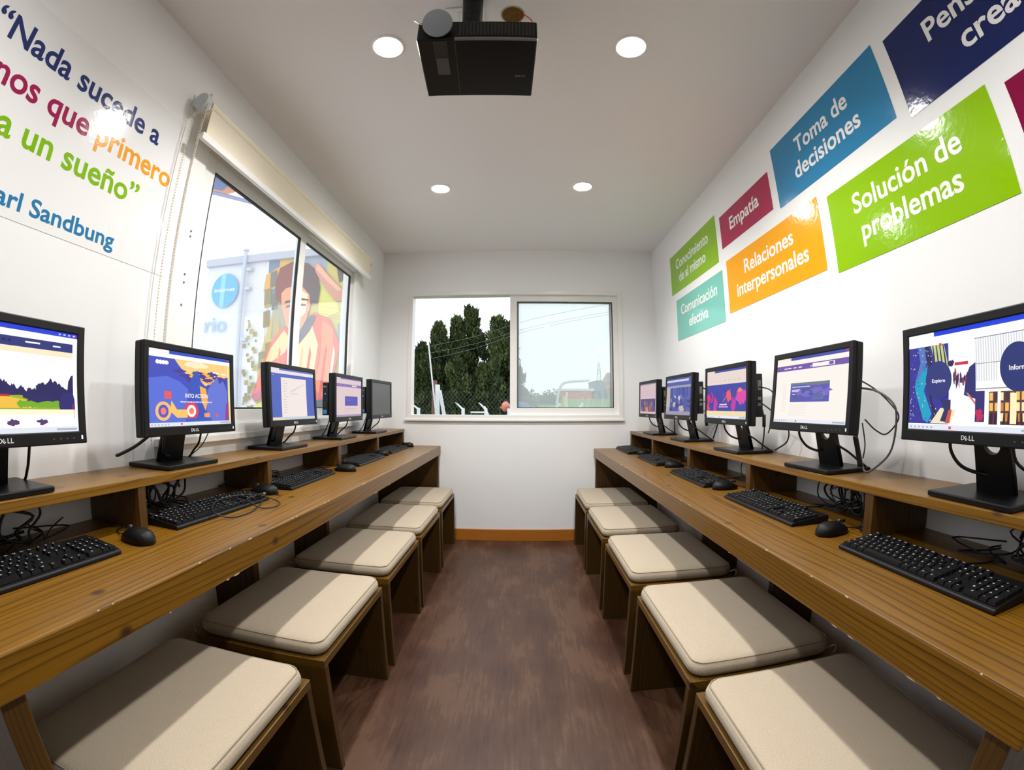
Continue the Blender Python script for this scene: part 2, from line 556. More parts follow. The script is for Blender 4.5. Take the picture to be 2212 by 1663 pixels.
# left wall with its window opening
LY0, LY1, LZ0, LZ1 = 1.19, 2.93, 1.0, 2.085
m = MB()
m.box(XL - T, XL, YB, LY0, 0, H); m.box(XL - T, XL, LY1, D, 0, H)
m.box(XL - T, XL, LY0, LY1, 0, LZ0); m.box(XL - T, XL, LY0, LY1, LZ1, H)
struct(m.done('wall_left', M_wall))
struct(MB().box(XR, XR + T, YB, D, 0, H).done('wall_right', M_wall))
BX0, BX1, BZ0, BZ1 = -0.895, 0.85, 1.01, 2.05
m = MB()
m.box(XL - T, BX0, D, D + T, 0, H); m.box(BX1, XR + T, D, D + T, 0, H)
m.box(BX0, BX1, D, D + T, 0, BZ0); m.box(BX0, BX1, D, D + T, BZ1, H)
struct(m.done('wall_back', M_wall))
struct(MB().box(XL - T, XR + T, YB - T, YB, 0, H).done('wall_front', M_wall))
struct(MB().box(-0.63, 0.63, D - 0.014, D, 0, 0.098, 0.003).done('baseboard_back', M_base))

# ---- left sliding window
def ring(mb, axis, a0, a1, z0, z1, d0, d1, w, bev=0.002, wz=None):
    """Rectangular frame: axis is the in-plane horizontal axis, d0..d1 its depth, w the bar width."""
    def bx(p0, p1, q0, q1):
        if axis == 'y':
            mb.box(d0, d1, p0, p1, q0, q1, bev)
        else:
            mb.box(p0, p1, d0, d1, q0, q1, bev)
    bx(a0, a0 + w, z0, z1); bx(a1 - w, a1, z0, z1)
    wz = wz or w
    bx(a0 + w, a1 - w, z0, z0 + wz); bx(a0 + w, a1 - w, z1 - wz, z1)

G_left = glass('window_glass_left', 0.065)
w1 = empty('window_1', (0, 0, 0)); struct(w1)
m = MB(); ring(m, 'y', 1.15, 2.955, 0.995, 2.095, XL - 0.09, XL + 0.014, 0.075, 0.002, 0.04)
m.done('outer_frame', M_alu, w1)
m = MB(); m.box(XL, XL + 0.024, 1.12, 2.99, 0.968, 0.995, 0.003)
m.done('sill', M_alu, w1)
for a0, a1, z1, dx, w in ((1.226, 2.118, 2.056, -0.005, 0.066), (2.085, 2.92, 2.076, -0.032, 0.062)):
    m = MB(); ring(m, 'y', a0, a1, 1.036, z1, XL + dx - 0.012, XL + dx + 0.012, w, 0.002, 0.056)
    sash = m.done('sash', M_alu, w1)
    m = MB(); ring(m, 'y', a0 + w, a1 - w, 1.092, z1 - 0.056, XL + dx - 0.004, XL + dx + 0.011, 0.006, 0)
    m.done('gasket', M_gasket, sash)
    MB().box(XL + dx - 0.003, XL + dx + 0.001, a0 + w - 0.006, a1 - w + 0.006, 1.086, z1 - 0.05).done('glass_pane', G_left, sash)
# small screws and the lock on the near stile
m = MB()
for z in (1.45, 1.53, 1.56, 1.7, 1.72):
    m.cyl((XL + 0.014, 1.21, z), (XL + 0.0165, 1.21, z), 0.004, n=8)
m.done('screws', mat('dull_screw', (120, 120, 122), 0.4), w1)
m = MB(); m.box(XL + 0.012, XL + 0.026, 2.855, 2.87, 1.30, 1.42, 0.004); m.box(XL + 0.026, XL + 0.034, 2.858, 2.867, 1.33, 1.39, 0.003)
m.done('latch', M_white, w1)

# ---- far sliding window: left half slid open behind the right half
G_back = glass('window_glass_back', 0.20)
w2 = empty('window_2'); struct(w2)
m = MB(); ring(m, 'x', BX0 - 0.012, BX1 + 0.012, BZ0 - 0.005, BZ1 + 0.01, D - 0.014, D + 0.09, 0.034)
m.done('outer_frame', M_alu, w2)
MB().box(BX0 - 0.03, BX1 + 0.02, D - 0.024, D, BZ0 - 0.022, BZ0 - 0.004, 0.003).done('sill', M_alu, w2)
for a0, a1, dy in ((-0.062, 0.845, 0.028), (-0.052, 0.832, 0.062)):
    m = MB(); ring(m, 'x', a0, a1, BZ0 + 0.029, BZ1 - 0.02, D + dy - 0.012, D + dy + 0.012, 0.057)
    sash = m.done('sash', M_alu, w2)
    m = MB(); ring(m, 'x', a0 + 0.057, a1 - 0.057, BZ0 + 0.086, BZ1 - 0.077, D + dy - 0.012, D + dy + 0.004, 0.005, 0)
    m.done('gasket', M_gasket, sash)
    MB().box(a0 + 0.05, a1 - 0.05, D + dy - 0.002, D + dy + 0.002, BZ0 + 0.08, BZ1 - 0.07).done('glass_pane', G_back, sash)

# ================================================================== recessed ceiling lights
M_trim = mat('white_light_trim', (245, 245, 243), 0.35)
M_led = bpy.data.materials.new('led_disc'); M_led.use_nodes = True
_n, _l = nt(M_led); _n.remove(_n['Principled BSDF'])
_e = _n.new('ShaderNodeEmission'); _e.inputs[0].default_value = LAMP_COL + (1,); _e.inputs[1].default_value = LAMP
_l.new(_e.outputs[0], _n['Material Output'].inputs['Surface'])
def downlight():
    t = empty('recessed_ceiling_light')
    MB().lathe([(0.062, 0.0), (0.062, -0.003), (0.056, -0.006), (0.047, -0.004), (0.045, 0.0)], n=36).done('trim_ring', M_trim, t, 0.6)
    MB().lathe([(0.0, -0.0035), (0.045, -0.0035), (0.045, -0.0005), (0.0, -0.0005)], n=32).done('lamp_disc', M_led, t)
    ld = bpy.data.lights.new('downlight_beam', 'SPOT')
    ld.energy = LAMP_W; ld.color = LAMP_COL; ld.spot_size = math.radians(146); ld.spot_blend = 0.75; ld.shadow_soft_size = 0.035
    lo = bpy.data.objects.new('downlight_beam', ld); COL.objects.link(lo); lo.parent = t; lo.location = (0, 0, -0.042)
    return t
lt = downlight()
spots = [(-0.451, 1.225, 'left ceiling light of the pair beside the projector'),
         (0.437, 1.245, 'right ceiling light of the pair beside the projector'),
         (-0.453, 2.40, 'left ceiling light of the far pair, toward the end window'),
         (0.398, 2.39, 'right ceiling light of the far pair, toward the end window'),
         (-0.452, 0.05, 'left ceiling light above the camera, outside the frame'),
         (0.440, 0.06, 'right ceiling light above the camera, outside the frame')]
for i, (x, y, lab) in enumerate(spots):
    o = lt if i == 0 else copy_tree(lt)
    o.location = (x, y, H)
    if y < 0.5:
        for ch in o.children:
            if ch.type == 'LIGHT':
                ch.data = ch.data.copy(); ch.data.energy = LAMP_W * 0.7
    tag(o, 'round white ' + lab, 'ceiling light', 'recessed ceiling lights')

# ================================================================== vinyl wall panels and lettering
M_letter = mat('white_vinyl_letters', (246, 246, 246), 0.18, 0.5, coat=0.4, bump=(55, 0.22, 0.002))
def vinyl(name, rgb):
    return mat(name, rgb, 0.10, 0.4, coat=0.2, bump=(55, 0.22, 0.002))
UR, VR = (0, -1, 0), (0, 0, 1)          # reading direction on the right wall
def word_panel(label, mname, rgb, y0, y1, z0, z1, lines):
    """y0 far edge, y1 near edge; lines = (text, y start, y end, baseline z, capital height)."""
    t = empty('word_panel', (XR, (y0 + y1) / 2, z0))
    c = Vector((XR, (y0 + y1) / 2, z0))
    MB().box(-0.0015, -0.0001, y1 - c.y, y0 - c.y, 0, z1 - z0).done('vinyl_sheet', vinyl(mname, rgb), t)
    for body, ya, yb, zb, cap in lines:
        wd = abs(ya - yb)
        for w, fa, fb_ in words(body):
            m = MB()
            text_fit(m, w, (-0.0018, ya - c.y - fa * wd, zb - c.z), UR, VR, (fb_ - fa) * wd, cap, 0.018, 0.0006)
            m.done('lettering', M_letter, t)
    tag(t, label, 'wall sign', 'coloured word panels on the wall')
CAP = 0.069
word_panel('small lime green wall panel reading Conocimiento de sí mismo', 'lime_vinyl_far', (140, 190, 22), 3.069, 2.248, 1.917, 2.206,
           [('Conocimiento', 2.948, 2.367, 2.084, CAP), ('de sí mismo', 2.898, 2.427, 1.982, CAP)])
word_panel('crimson wall panel reading Empatía', 'crimson_vinyl', (172, 30, 82), 2.188, 1.637, 1.972, 2.161,
           [('Empatía', 2.07, 1.751, 2.043, CAP)])
word_panel('pale turquoise wall panel reading Comunicación efectiva', 'turquoise_vinyl', (122, 200, 186), 2.986, 2.219, 1.569, 1.861,
           [('Comunicación', 2.898, 2.302, 1.742, CAP), ('efectiva', 2.759, 2.445, 1.638, CAP)])
word_panel('orange yellow wall panel reading Relaciones interpersonales', 'orange_vinyl', (250, 170, 10), 2.161, 1.329, 1.600, 1.891,
           [('Relaciones', 1.963, 1.521, 1.769, CAP), ('interpersonales', 2.059, 1.430, 1.668, CAP)])
word_panel('sky blue wall panel reading Toma de decisiones', 'blue_vinyl', (38, 130, 180), 1.581, 0.855, 1.950, 2.240,
           [('Toma de', 1.396, 1.043, 2.118, CAP), ('decisiones', 1.429, 1.006, 2.017, CAP)])
word_panel('large lime green wall panel reading Solución de problemas', 'lime_vinyl_near', (144, 196, 0), 1.268, 0.539, 1.570, 1.863,
           [('Solución de', 1.138, 0.666, 1.741, CAP), ('problemas', 1.117, 0.693, 1.641, CAP)])
word_panel('dark navy wall panel cut by the frame, reading Pensamiento creativo', 'navy_vinyl', (4, 28, 92), 0.800, -0.08, 1.916, 2.210,
           [('Pensamiento', 0.645, 0.09, 2.082, CAP), ('creativo', 0.548, 0.17, 1.980, CAP)])
word_panel('plain dark magenta wall panel at the right edge of the frame', 'magenta_vinyl', (132, 0, 62), 0.485, -0.2, 1.545, 1.835, [])

q = empty('quote_sticker', (XL, 0.62, 1.527))
MB().box(0.0001, 0.001, -0.5, 0.50, 0.0, 0.56).done('vinyl_sheet', mat('white_vinyl_sheet', (241, 242, 243), 0.10, 0.4, coat=0.2, bump=(60, 0.14, 0.002)), q)
UL = (0, 1, 0)
def quote(body, ya, yb, zb, cap, rgb, nm):
    for w, fa, fb_ in words(body):
        m = MB()
        text_fit(m, w, (0.0013, ya - 0.62 + fa * (yb - ya), zb - 1.527), UL, VR, (fb_ - fa) * (yb - ya), cap, 0.018, 0.0006)
        o = m.done('lettering', mat(nm, rgb, 0.10, 0.4, coat=0.2, bump=(60, 0.14, 0.002)), q)
        o['label'] = nm.replace('_', ' ')
quote('“Nada sucede a', 0.318, 0.976, 1.944, 0.071, (34, 50, 112), 'navy_lettering')
quote('menos que', 0.245, 0.701, 1.828, 0.071, (160, 24, 84), 'crimson_lettering')
quote('primero', 0.735, 1.069, 1.828, 0.071, (244, 166, 42), 'orange_lettering')
quote('sea un sueño”', 0.345, 0.946, 1.711, 0.071, (130, 188, 20), 'green_lettering')
quote('Carl Sandbung', 0.435, 0.888, 1.554, 0.046, (40, 124, 176), 'blue_lettering')
tag(q, 'white glossy wall sticker with a coloured Spanish quotation beside the blind', 'wall sign')

# ================================================================== roller blind above the left window
b = empty('roller_blind', (XL, 2.0, 2.16))
tag(b, 'rolled up cream roller blind over the side window with a bead chain', 'blind')
def bl(mb):  # blind parts are modelled in room coordinates, then moved to the blind's own origin
    return mb
off = Vector((-XL, -2.0, -2.16))
def fin(mb, name, mt, parent, smooth=None):
    bmesh.ops.translate(mb.b, verts=list(mb.b.verts), vec=off)
    return mb.done(name, mt, parent, smooth)
m = MB(); m.cyl((-1.098, 1.115, 2.178), (-1.098, 3.02, 2.178), 0.026, n=28)
fin(m, 'roller_tube', M_cream, b, 0.6)
m = MB(); m.box(-1.078, -1.0765, 1.12, 2.99, 2.055, 2.172)
fin(m, 'fabric', M_cream, b)
m = MB(); m.box(-1.086, -1.068, 1.10, 3.0, 2.026, 2.056, 0.004)
fin(m, 'bottom_bar', M_white, b)
for y in (1.098, 3.028):
    m = MB(); m.box(-1.148, -1.07, y - 0.004, y + 0.004, 2.148, 2.222, 0.003); m.box(-1.149, -1.143, y - 0.02, y + 0.02, 2.14, 2.225, 0.003)
    fin(m, 'bracket', M_white, b)
m = MB(); m.cyl((-1.098, 1.068, 2.178), (-1.098, 1.094, 2.178), 0.033, 0.036, n=24)
fin(m, 'chain_wheel', mat('grey_plastic_cap', (196, 202, 204), 0.45), b, 0.6)
m = MB()
for dx in (-0.032, 0.03):
    z = 2.17
    while z > 0.98:
        m.sphere((-1.098 + dx * (1 if z > 2.1 else 0.75), 1.082, z), 0.0028, u=6, v=4)
        z -= 0.0105
    m.cyl((-1.098 + dx, 1.082, 2.17), (-1.098 + dx * 0.75, 1.082, 0.98), 0.0008, n=5)
o = fin(m, 'bead_chain', mat('ivory_bead_chain', (228, 220, 190), 0.5), b)

# ================================================================== desks with monitor risers
DZL, DZR = 0.786, 0.768       # desk tops
SZL, SZR = 0.920, 0.906       # riser tops
def desk(side, zt, label):
    s = -1 if side == 'L' else 1
    xf = -0.626 if s < 0 else 0.618
    t = empty('computer_desk', (s * 1.149, 1.9, 0)); tag(t, label, 'desk', 'long pine desks')
    def bx(a, b_, *r, **k):
        x0, x1 = sorted((a - s * 1.149, b_ - s * 1.149))
        return MB().box(x0, x1, r[0] - 1.9, r[1] - 1.9, r[2], r[3], *r[4:])
    bx(s * 1.149, xf, 0.235, 3.525, zt - 0.071, zt, 0.004).done('desktop', M_desk, t)
    for y0, y1, xe in ((0.255, 0.30, xf + s * 0.012), (1.385, 1.42, s * 0.952), (2.05, 2.085, s * 0.952), (3.475, 3.52, xf + s * 0.012)):
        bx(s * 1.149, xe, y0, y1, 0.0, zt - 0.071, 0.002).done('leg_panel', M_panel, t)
    r = random.Random(40 + s)
    m = MB()
    for k in range(34):
        y = r.uniform(0.26, 3.4); a = r.uniform(0.002, 0.006) * (2.2 if r.random() < 0.15 else 1); z = zt - 0.0012 if r.random() < 0.75 else zt - 0.0698
        x = xf - s * 1.149 + s * 0.0006
        m.prism([(-a, -0.0008), (a * 0.3, -0.0012), (a, 0.0004), (a * 0.2, 0.001), (-a * 0.5, 0.0007)], 0.0012, (x, y - 1.9, z), (0, 1, 0), (0.25 * s, 0, 1) if z > zt - 0.01 else (0, 0, 1))
    m.done('edge_chips', mat('pale_bare_wood', (214, 186, 140), 0.8), t)['kind'] = 'stuff'
    return t
desk('L', DZL, 'long varnished pine desk along the wall with the blind')
desk('R', DZR, 'long varnished pine desk under the coloured word panels')
def riser(side, zd, zt, label, divs):
    s = -1 if side == 'L' else 1
    xf = 0.930 if s < 0 else 0.920
    t = empty('monitor_riser', (s * 1.147, 1.9, zd)); tag(t, label, 'shelf', 'pine monitor risers')
    def bx(a, b_, y0, y1, z0, z1, bev):
        x0, x1 = sorted((s * (a - 1.147), s * (b_ - 1.147)))
        return MB().box(x0, x1, y0 - 1.9, y1 - 1.9, z0 - zd, z1 - zd, bev)
    bx(xf, 1.147, 0.235, 3.525, zt - 0.024, zt, 0.002).done('riser_board', M_shelf, t)
    for y0, y1 in divs:
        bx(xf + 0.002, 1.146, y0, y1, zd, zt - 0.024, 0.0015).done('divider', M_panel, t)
riser('L', DZL, SZL, 'low pine monitor shelf standing on the desk below the blind', [(0.25, 0.28), (0.848, 0.876), (1.497, 1.526), (2.187, 2.227), (2.833, 2.872), (3.487, 3.523)])
riser('R', DZR, SZR, 'low pine monitor shelf standing on the desk below the word panels', [(0.25, 0.28), (0.898, 0.93), (1.572, 1.606), (2.222, 2.258), (2.888, 2.926), (3.487, 3.523)])

# ================================================================== stools and their cushions
ORD = ['nearest to the camera', 'second from the camera', 'third from the camera', 'fourth from the camera', 'farthest from the camera']
SY = {'L': [(0.362, 0.922), (1.015, 1.561), (1.644, 2.186), (2.241, 2.80), (2.868, 3.43)],
      'R': [(0.347, 0.902), (0.947, 1.508), (1.608, 2.155), (2.240, 2.79), (2.855, 3.432)]}
SXF = {'L': 0.50, 'R': 0.459}
STZ = 0.413
def rrect(hx, hy, r, n=6):
    out = []
    for cx, cy, a in ((hx - r, hy - r, 0), (-hx + r, hy - r, PI / 2), (-hx + r, -hy + r, PI), (hx - r, -hy + r, 1.5 * PI)):
        for k in range(n + 1):
            t = a + PI / 2 * k / n
            out.append((cx + r * math.cos(t), cy + r * math.sin(t)))
    return out
def cushion_mesh(hx, hy):
    prof = [(0.020, 0.0), (0.008, 0.004), (0.001, 0.014), (0.0, 0.026), (0.002, 0.036), (0.009, 0.046), (0.02, 0.051), (0.045, 0.0545), (0.09, 0.057), (0.14, 0.058), (0.18, 0.0585)]
    t = bmesh.new(); rings = []
    for ins, z in prof:
        rings.append([t.verts.new((x, y, z)) for x, y in rrect(hx - ins, hy - ins, max(0.004, 0.042 - ins * 0.2))])
    n = len(rings[0])
    for a, b_ in zip(rings, rings[1:]):
        for k in range(n):
            t.faces.new((a[k], a[(k + 1) % n], b_[(k + 1) % n], b_[k]))
    t.faces.new(rings[0][::-1]); t.faces.new(rings[-1])
    for f in t.faces: f.smooth = True
    me = bpy.data.meshes.new('cushion'); t.to_mesh(me); t.free()
    me.materials.append(M_cush)
    return me
for sd in 'LR':
    s = -1 if sd == 'L' else 1
    desk_name = 'below the blind' if sd == 'L' else 'below the word panels'
    for i, (y0, y1) in enumerate(SY[sd]):
        yc, hy = (y0 + y1) / 2, (y1 - y0) / 2
        xf, xr = SXF[sd], SXF[sd] + 0.445
        xc = s * (xf + xr) / 2; hx = (xr - xf) / 2
        st = empty('stool', (xc, yc, 0))
        tag(st, 'open pine bench stool at the desk %s, %s' % (desk_name, ORD[i]), 'stool', 'pine bench stools')
        MB().box(-hx, hx, -hy, hy, STZ - 0.024, STZ, 0.0015).done('seat_board', M_stool, st)
        for a in (-hy, hy - 0.024):
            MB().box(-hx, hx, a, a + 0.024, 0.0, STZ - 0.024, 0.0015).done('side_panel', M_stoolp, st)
        cu = empty('seat_cushion', (xc - s * 0.001, yc + random.uniform(-0.004, 0.004), STZ + 0.0005), random.uniform(-0.008, 0.008))
        tag(cu, 'cream cushion on the stool %s, desk %s' % (ORD[i], desk_name), 'cushion', 'cream seat cushions')
        chx, chy = hx - 0.004, hy - 0.006
        link('cover', cushion_mesh(chx, chy), cu)
        MB().tube([(x, y, 0.0455) for x, y in rrect(chx - 0.0078, chy - 0.0078, 0.034, 5)], 0.0016, 5, closed=True, smooth=1).done('piping', M_pipe, cu, 3.2)
        for a in (-1, 1):
            MB().tube([(s * (chx - 0.012), a * (chy - 0.012), 0.018), (s * (chx + 0.006), a * (chy + 0.002), 0.030), (s * (chx + 0.010), a * (chy + 0.004), 0.012), (s * (chx + 0.008), a * (chy - 0.004), 0.002)], 0.003, 5).done('tie', M_pipe, cu, 3.2)

# ================================================================== monitors
MW, MH = 0.414, 0.262
# pixel picture helper: polygons in screen coordinates 0..1, later ones lie a hair in front
class Pic:
    def __init__(s, w, h, on=1.0):
        s.w, s.h, s.items, s.on, s.k = w, h, [], on, 0
    def poly(s, rgb, pts):
        s.items.append(('p', rgb, pts)); return s
    def rect(s, rgb, a, b, c, d):
        return s.poly(rgb, [(a, b), (c, b), (c, d), (a, d)])
    def text(s, rgb, body, a, b, width, cap):
        s.items.append(('t', rgb, body, a, b, width, cap)); return s
    def ell(s, rgb, cx, cy, rx, ry, n=28):
        return s.poly(rgb, [(cx + rx * math.cos(2 * PI * k / n), cy + ry * math.sin(2 * PI * k / n)) for k in range(n)])
    def blob(s, rgb, cx, cy, rx, ry, seed, n=18, j=0.3):
        r = random.Random(seed)
        return s.poly(rgb, [(min(1, max(0, cx + rx * (1 + r.uniform(-j, j)) * math.cos(2 * PI * k / n))), min(1, max(0, cy + ry * (1 + r.uniform(-j, j)) * math.sin(2 * PI * k / n)))) for k in range(n)])
    def build(s, parent, name='screen', lit=True, strength=1.0):
        """Screen sheet facing local -Y, lower left corner at the local origin."""
        mb = MB(); mats = []; idx = {}
        def mi(rgb):
            if rgb not in idx:
                idx[rgb] = len(mats)
                nm = 'screen_%02x%02x%02x' % rgb
                mats.append(emit(nm, rgb, strength) if lit else mat(nm, rgb, 0.4))
            return idx[rgb]
        y = 0.0
        for it in s.items:
            y -= 0.00004
            if it[0] == 'p':
                t = bmesh.new()
                vs = [t.verts.new((a * s.w, y, b * s.h)) for a, b in it[2]]
                f = t.faces.new(vs); f.material_index = mi(it[1])
                f.normal_update()
                if f.normal.y > 0: f.normal_flip()
                bmesh.ops.triangulate(t, faces=list(t.faces))
                me = bpy.data.meshes.new('tmp'); t.to_mesh(me); t.free(); mb.b.from_mesh(me); bpy.data.meshes.remove(me)
            else:
                _, rgb, body, a, b, width, cap = it
                text_fit(mb, body, (a * s.w, y, b * s.h), (1, 0, 0), (0, 0, 1), width * s.w, cap * s.h, 0.012, 0.0, mi(rgb))
        return mb.done(name, mats, parent)

SW, SH = 0.374, 0.215
BLUE = (40, 62, 190); WHITE = (255, 255, 255)
def chrome(p, bar=BLUE, page=WHITE, tab=(250, 240, 240)):
    p.rect(page, 0, 0, 1, 1)
    p.rect(bar, 0, 0.955, 1, 1); p.rect(tab, 0, 0.955, 0.22, 1)
    p.rect((226, 229, 240), 0, 0, 1, 0.05)
    for k in range(6): p.rect((170, 175, 200), 0.02 + k * 0.035, 0.015, 0.035 + k * 0.035, 0.035)
    p.rect((228, 80, 90), 0.34, 0.012, 0.36, 0.038)
    p.rect((170, 175, 195), 0.84, 0.015, 0.985, 0.035)
    p.rect((220, 50, 60), 0.965, 0.968, 0.99, 0.99)
    return p
R_ = random.Random(3)
def pic_river():
    p = chrome(Pic(SW, SH), (34, 62, 214), WHITE, (34, 62, 214))
    for k in range(4): p.rect((200, 215, 255), 0.86 + k * 0.035, 0.97, 0.875 + k * 0.035, 0.985)
    p.rect((44, 52, 120), 0, 0.80, 0.965, 0.89)
    for k in range(7): p.rect((26, 30, 84), 0.30 + k * 0.036, 0.835, 0.322 + k * 0.036, 0.862)
    p.rect(WHITE, 0.63, 0.845, 0.73, 0.86); p.rect(WHITE, 0.82, 0.838, 0.875, 0.852)
    p.rect((255, 233, 198), 0, 0.745, 0.965, 0.80)
    pts = [(0, 0.37), (0.05, 0.44)]
    r = random.Random(5)
    for k in range(30):
        x = 0.05 + k * 0.03
        pts.append((x, 0.40 + 0.045 * math.sin(k * 0.55) + r.uniform(-0.015, 0.015)))
    for k in range(34): p.blob((38, 34, 92), 0.02 + k * 0.028, 0.40 + 0.045 * math.sin(k * 0.5) + r.uniform(-0.01, 0.015), 0.024, r.uniform(0.03, 0.06), 400 + k)
    pts += [(0.93, 0.5), (0.95, 0.56), (0.965, 0.57), (0.965, 0.3), (0, 0.3)]
    p.poly((38, 34, 92), pts)
    p.poly((150, 180, 40), [(0, 0.34), (0.3, 0.33), (0.6, 0.35), (0.7, 0.32), (0.965, 0.28), (0.965, 0.22), (0, 0.22)])
    p.poly((240, 190, 70), [(0.36, 0.32), (0.5, 0.34), (0.66, 0.30), (0.7, 0.23), (0.35, 0.23)])
    for k in range(12): p.blob((116, 172, 40), 0.60 + k * 0.025, 0.27, 0.02, 0.035, k)
    p.blob((42, 40, 110), 0.92, 0.28, 0.06, 0.12, 3, j=0.2); p.blob((40, 36, 96), 0.73, 0.33, 0.1, 0.045, 4)
    p.rect((150, 20, 110), 0.955, 0.13, 0.968, 0.27)
    p.rect((255, 244, 214), 0, 0.17, 0.965, 0.22); p.rect(WHITE, 0, 0.06, 0.965, 0.17)
    p.poly((230, 214, 190), [(0.26, 0.22), (0.30, 0.28), (0.37, 0.25), (0.37, 0.2), (0.26, 0.2)])
    for x in (0.55, 0.74): p.blob((88, 60, 110), x, 0.1, 0.03, 0.03, int(x * 50), j=0.5)
    p.rect((180, 40, 60), 0.46, 0.335, 0.53, 0.355)
    return p
def pic_action():
    p = chrome(Pic(SW, SH), (52, 84, 190))
    p.rect((72, 82, 186), 0, 0.05, 0.97, 0.90)
    p.poly((255, 206, 130), [(0.28, 0.90), (0.97, 0.90), (0.97, 0.72), (0.8, 0.66), (0.66, 0.56), (0.56, 0.62), (0.42, 0.70), (0.33, 0.82)])
    p.poly((255, 176, 72), [(0.42, 0.70), (0.62, 0.62), (0.72, 0.58), (0.8, 0.70), (0.62, 0.76)])
    for k in range(9): p.blob((74, 66, 150), 0.34 + k * 0.07, 0.74 - 0.05 * (k % 3), 0.06, 0.03, 20 + k, j=0.5)
    p.blob((255, 236, 196), 0.55, 0.85, 0.16, 0.05, 9)
    p.poly((92, 112, 214), [(0, 0.62), (0.2, 0.66), (0.34, 0.6), (0.44, 0.5), (0.4, 0.05), (0, 0.05)])
    p.poly((62, 88, 186), [(0.46, 0.6), (0.52, 0.76), (0.56, 0.76), (0.60, 0.62), (0.70, 0.5), (0.66, 0.1), (0.44, 0.1)])
    p.poly((104, 120, 212), [(0.68, 0.5), (0.74, 0.6), (0.82, 0.72), (0.84, 0.6), (0.9, 0.66), (0.95, 0.5), (0.96, 0.05), (0.66, 0.05)])
    p.poly((255, 178, 84), [(0.58, 0.56), (0.66, 0.52), (0.68, 0.34), (0.65, 0.2), (0.60, 0.34)])
    p.poly((236, 92, 90), [(0.16, 0.46), (0.24, 0.46), (0.24, 0.36), (0.17, 0.36)])
    for cx, c2 in ((0.15, (86, 92, 190)), (0.47, (255, 244, 230))):
        p.ell((255, 190, 120) if cx < 0.3 else (232, 60, 96), cx, 0.2, 0.085, 0.125); p.ell(c2, cx, 0.2, 0.055, 0.085); p.ell((240, 130, 120), cx, 0.2, 0.03, 0.045)
    p.poly((255, 198, 104), [(0.24, 0.34), (0.30, 0.22), (0.42, 0.22), (0.42, 0.11), (0.30, 0.11), (0.22, 0.2)])
    p.rect((255, 160, 90), 0.63, 0.11, 0.70, 0.17); p.rect((230, 90, 120), 0.78, 0.11, 0.81, 0.16)
    p.poly((150, 60, 160), [(0.91, 0.05), (0.97, 0.05), (0.97, 0.34), (0.93, 0.3)])
    p.rect((58, 96, 190), 0.4, 0.05, 0.72, 0.1)
    p.rect((236, 226, 60), 0.97, 0.05, 0.99, 0.9)
    for k in range(4): p.ell(WHITE, 0.09 + k * 0.032, 0.835, 0.02, 0.028)
    p.rect(WHITE, 0.08, 0.822, 0.21, 0.848)
    p.rect(WHITE, 0.75, 0.76, 0.84, 0.775); p.rect(WHITE, 0.87, 0.75, 0.94, 0.765)
    p.text(WHITE, 'INTO ACTION', 0.40, 0.385, 0.28, 0.055)
    for k in range(22): p.rect((232, 226, 246), 0.34 + k * 0.018, 0.315, 0.351 + k * 0.018, 0.335)
    return p
def pic_doc():
    p = Pic(SW, SH); page = (238, 226, 222)
    p.rect((86, 104, 186), 0, 0, 1, 1)
    p.rect((236, 222, 224), 0, 0.90, 1, 1); p.rect((96, 112, 190), 0.18, 0.965, 1, 1)
    p.rect((200, 204, 212), 0, 0, 1, 0.055)
    p.rect((236, 210, 170), 0.02, 0.01, 0.25, 0.045)
    p.rect(page, 0.21, 0.055, 0.80, 0.83)
    r = random.Random(8)
    for k in range(13):
        z = 0.76 - k * 0.052
        p.rect((196, 184, 186), 0.26, z, 0.26 + r.uniform(0.04, 0.10), z + 0.010)
    p.poly((150, 150, 150), [(0.42, 0.56), (0.44, 0.56), (0.75, 0.73), (0.75, 0.735)])
    p.rect((180, 170, 170), 0.42, 0.515, 0.60, 0.522)
    p.rect((150, 162, 220), 0.03, 0.855, 0.06, 0.87)
    return p
def pic_mail(page=(236, 214, 216)):
    p = Pic(SW, SH)
    p.rect(page, 0, 0, 1, 1)
    p.rect((120, 112, 180), 0.16, 0.965, 1, 1)
    p.rect((150, 120, 190), 0, 0.77, 1, 0.845); p.rect((240, 230, 240), 0.60, 0.79, 0.80, 0.83)
    for k in range(3): p.rect((190, 170, 214), 0.06 + k * 0.1, 0.80, 0.12 + k * 0.1, 0.815)
    p.rect((104, 98, 188), 0.32, 0.28, 0.84, 0.53); p.rect((140, 128, 210), 0.40, 0.42, 0.55, 0.44)
    p.rect((176, 164, 190), 0, 0, 1, 0.05)
    for k in range(4): p.rect((214, 190, 198), 0.3, 0.2 - k * 0.035, 0.3 + 0.12 * (4 - k), 0.208 - k * 0.035)
    return p
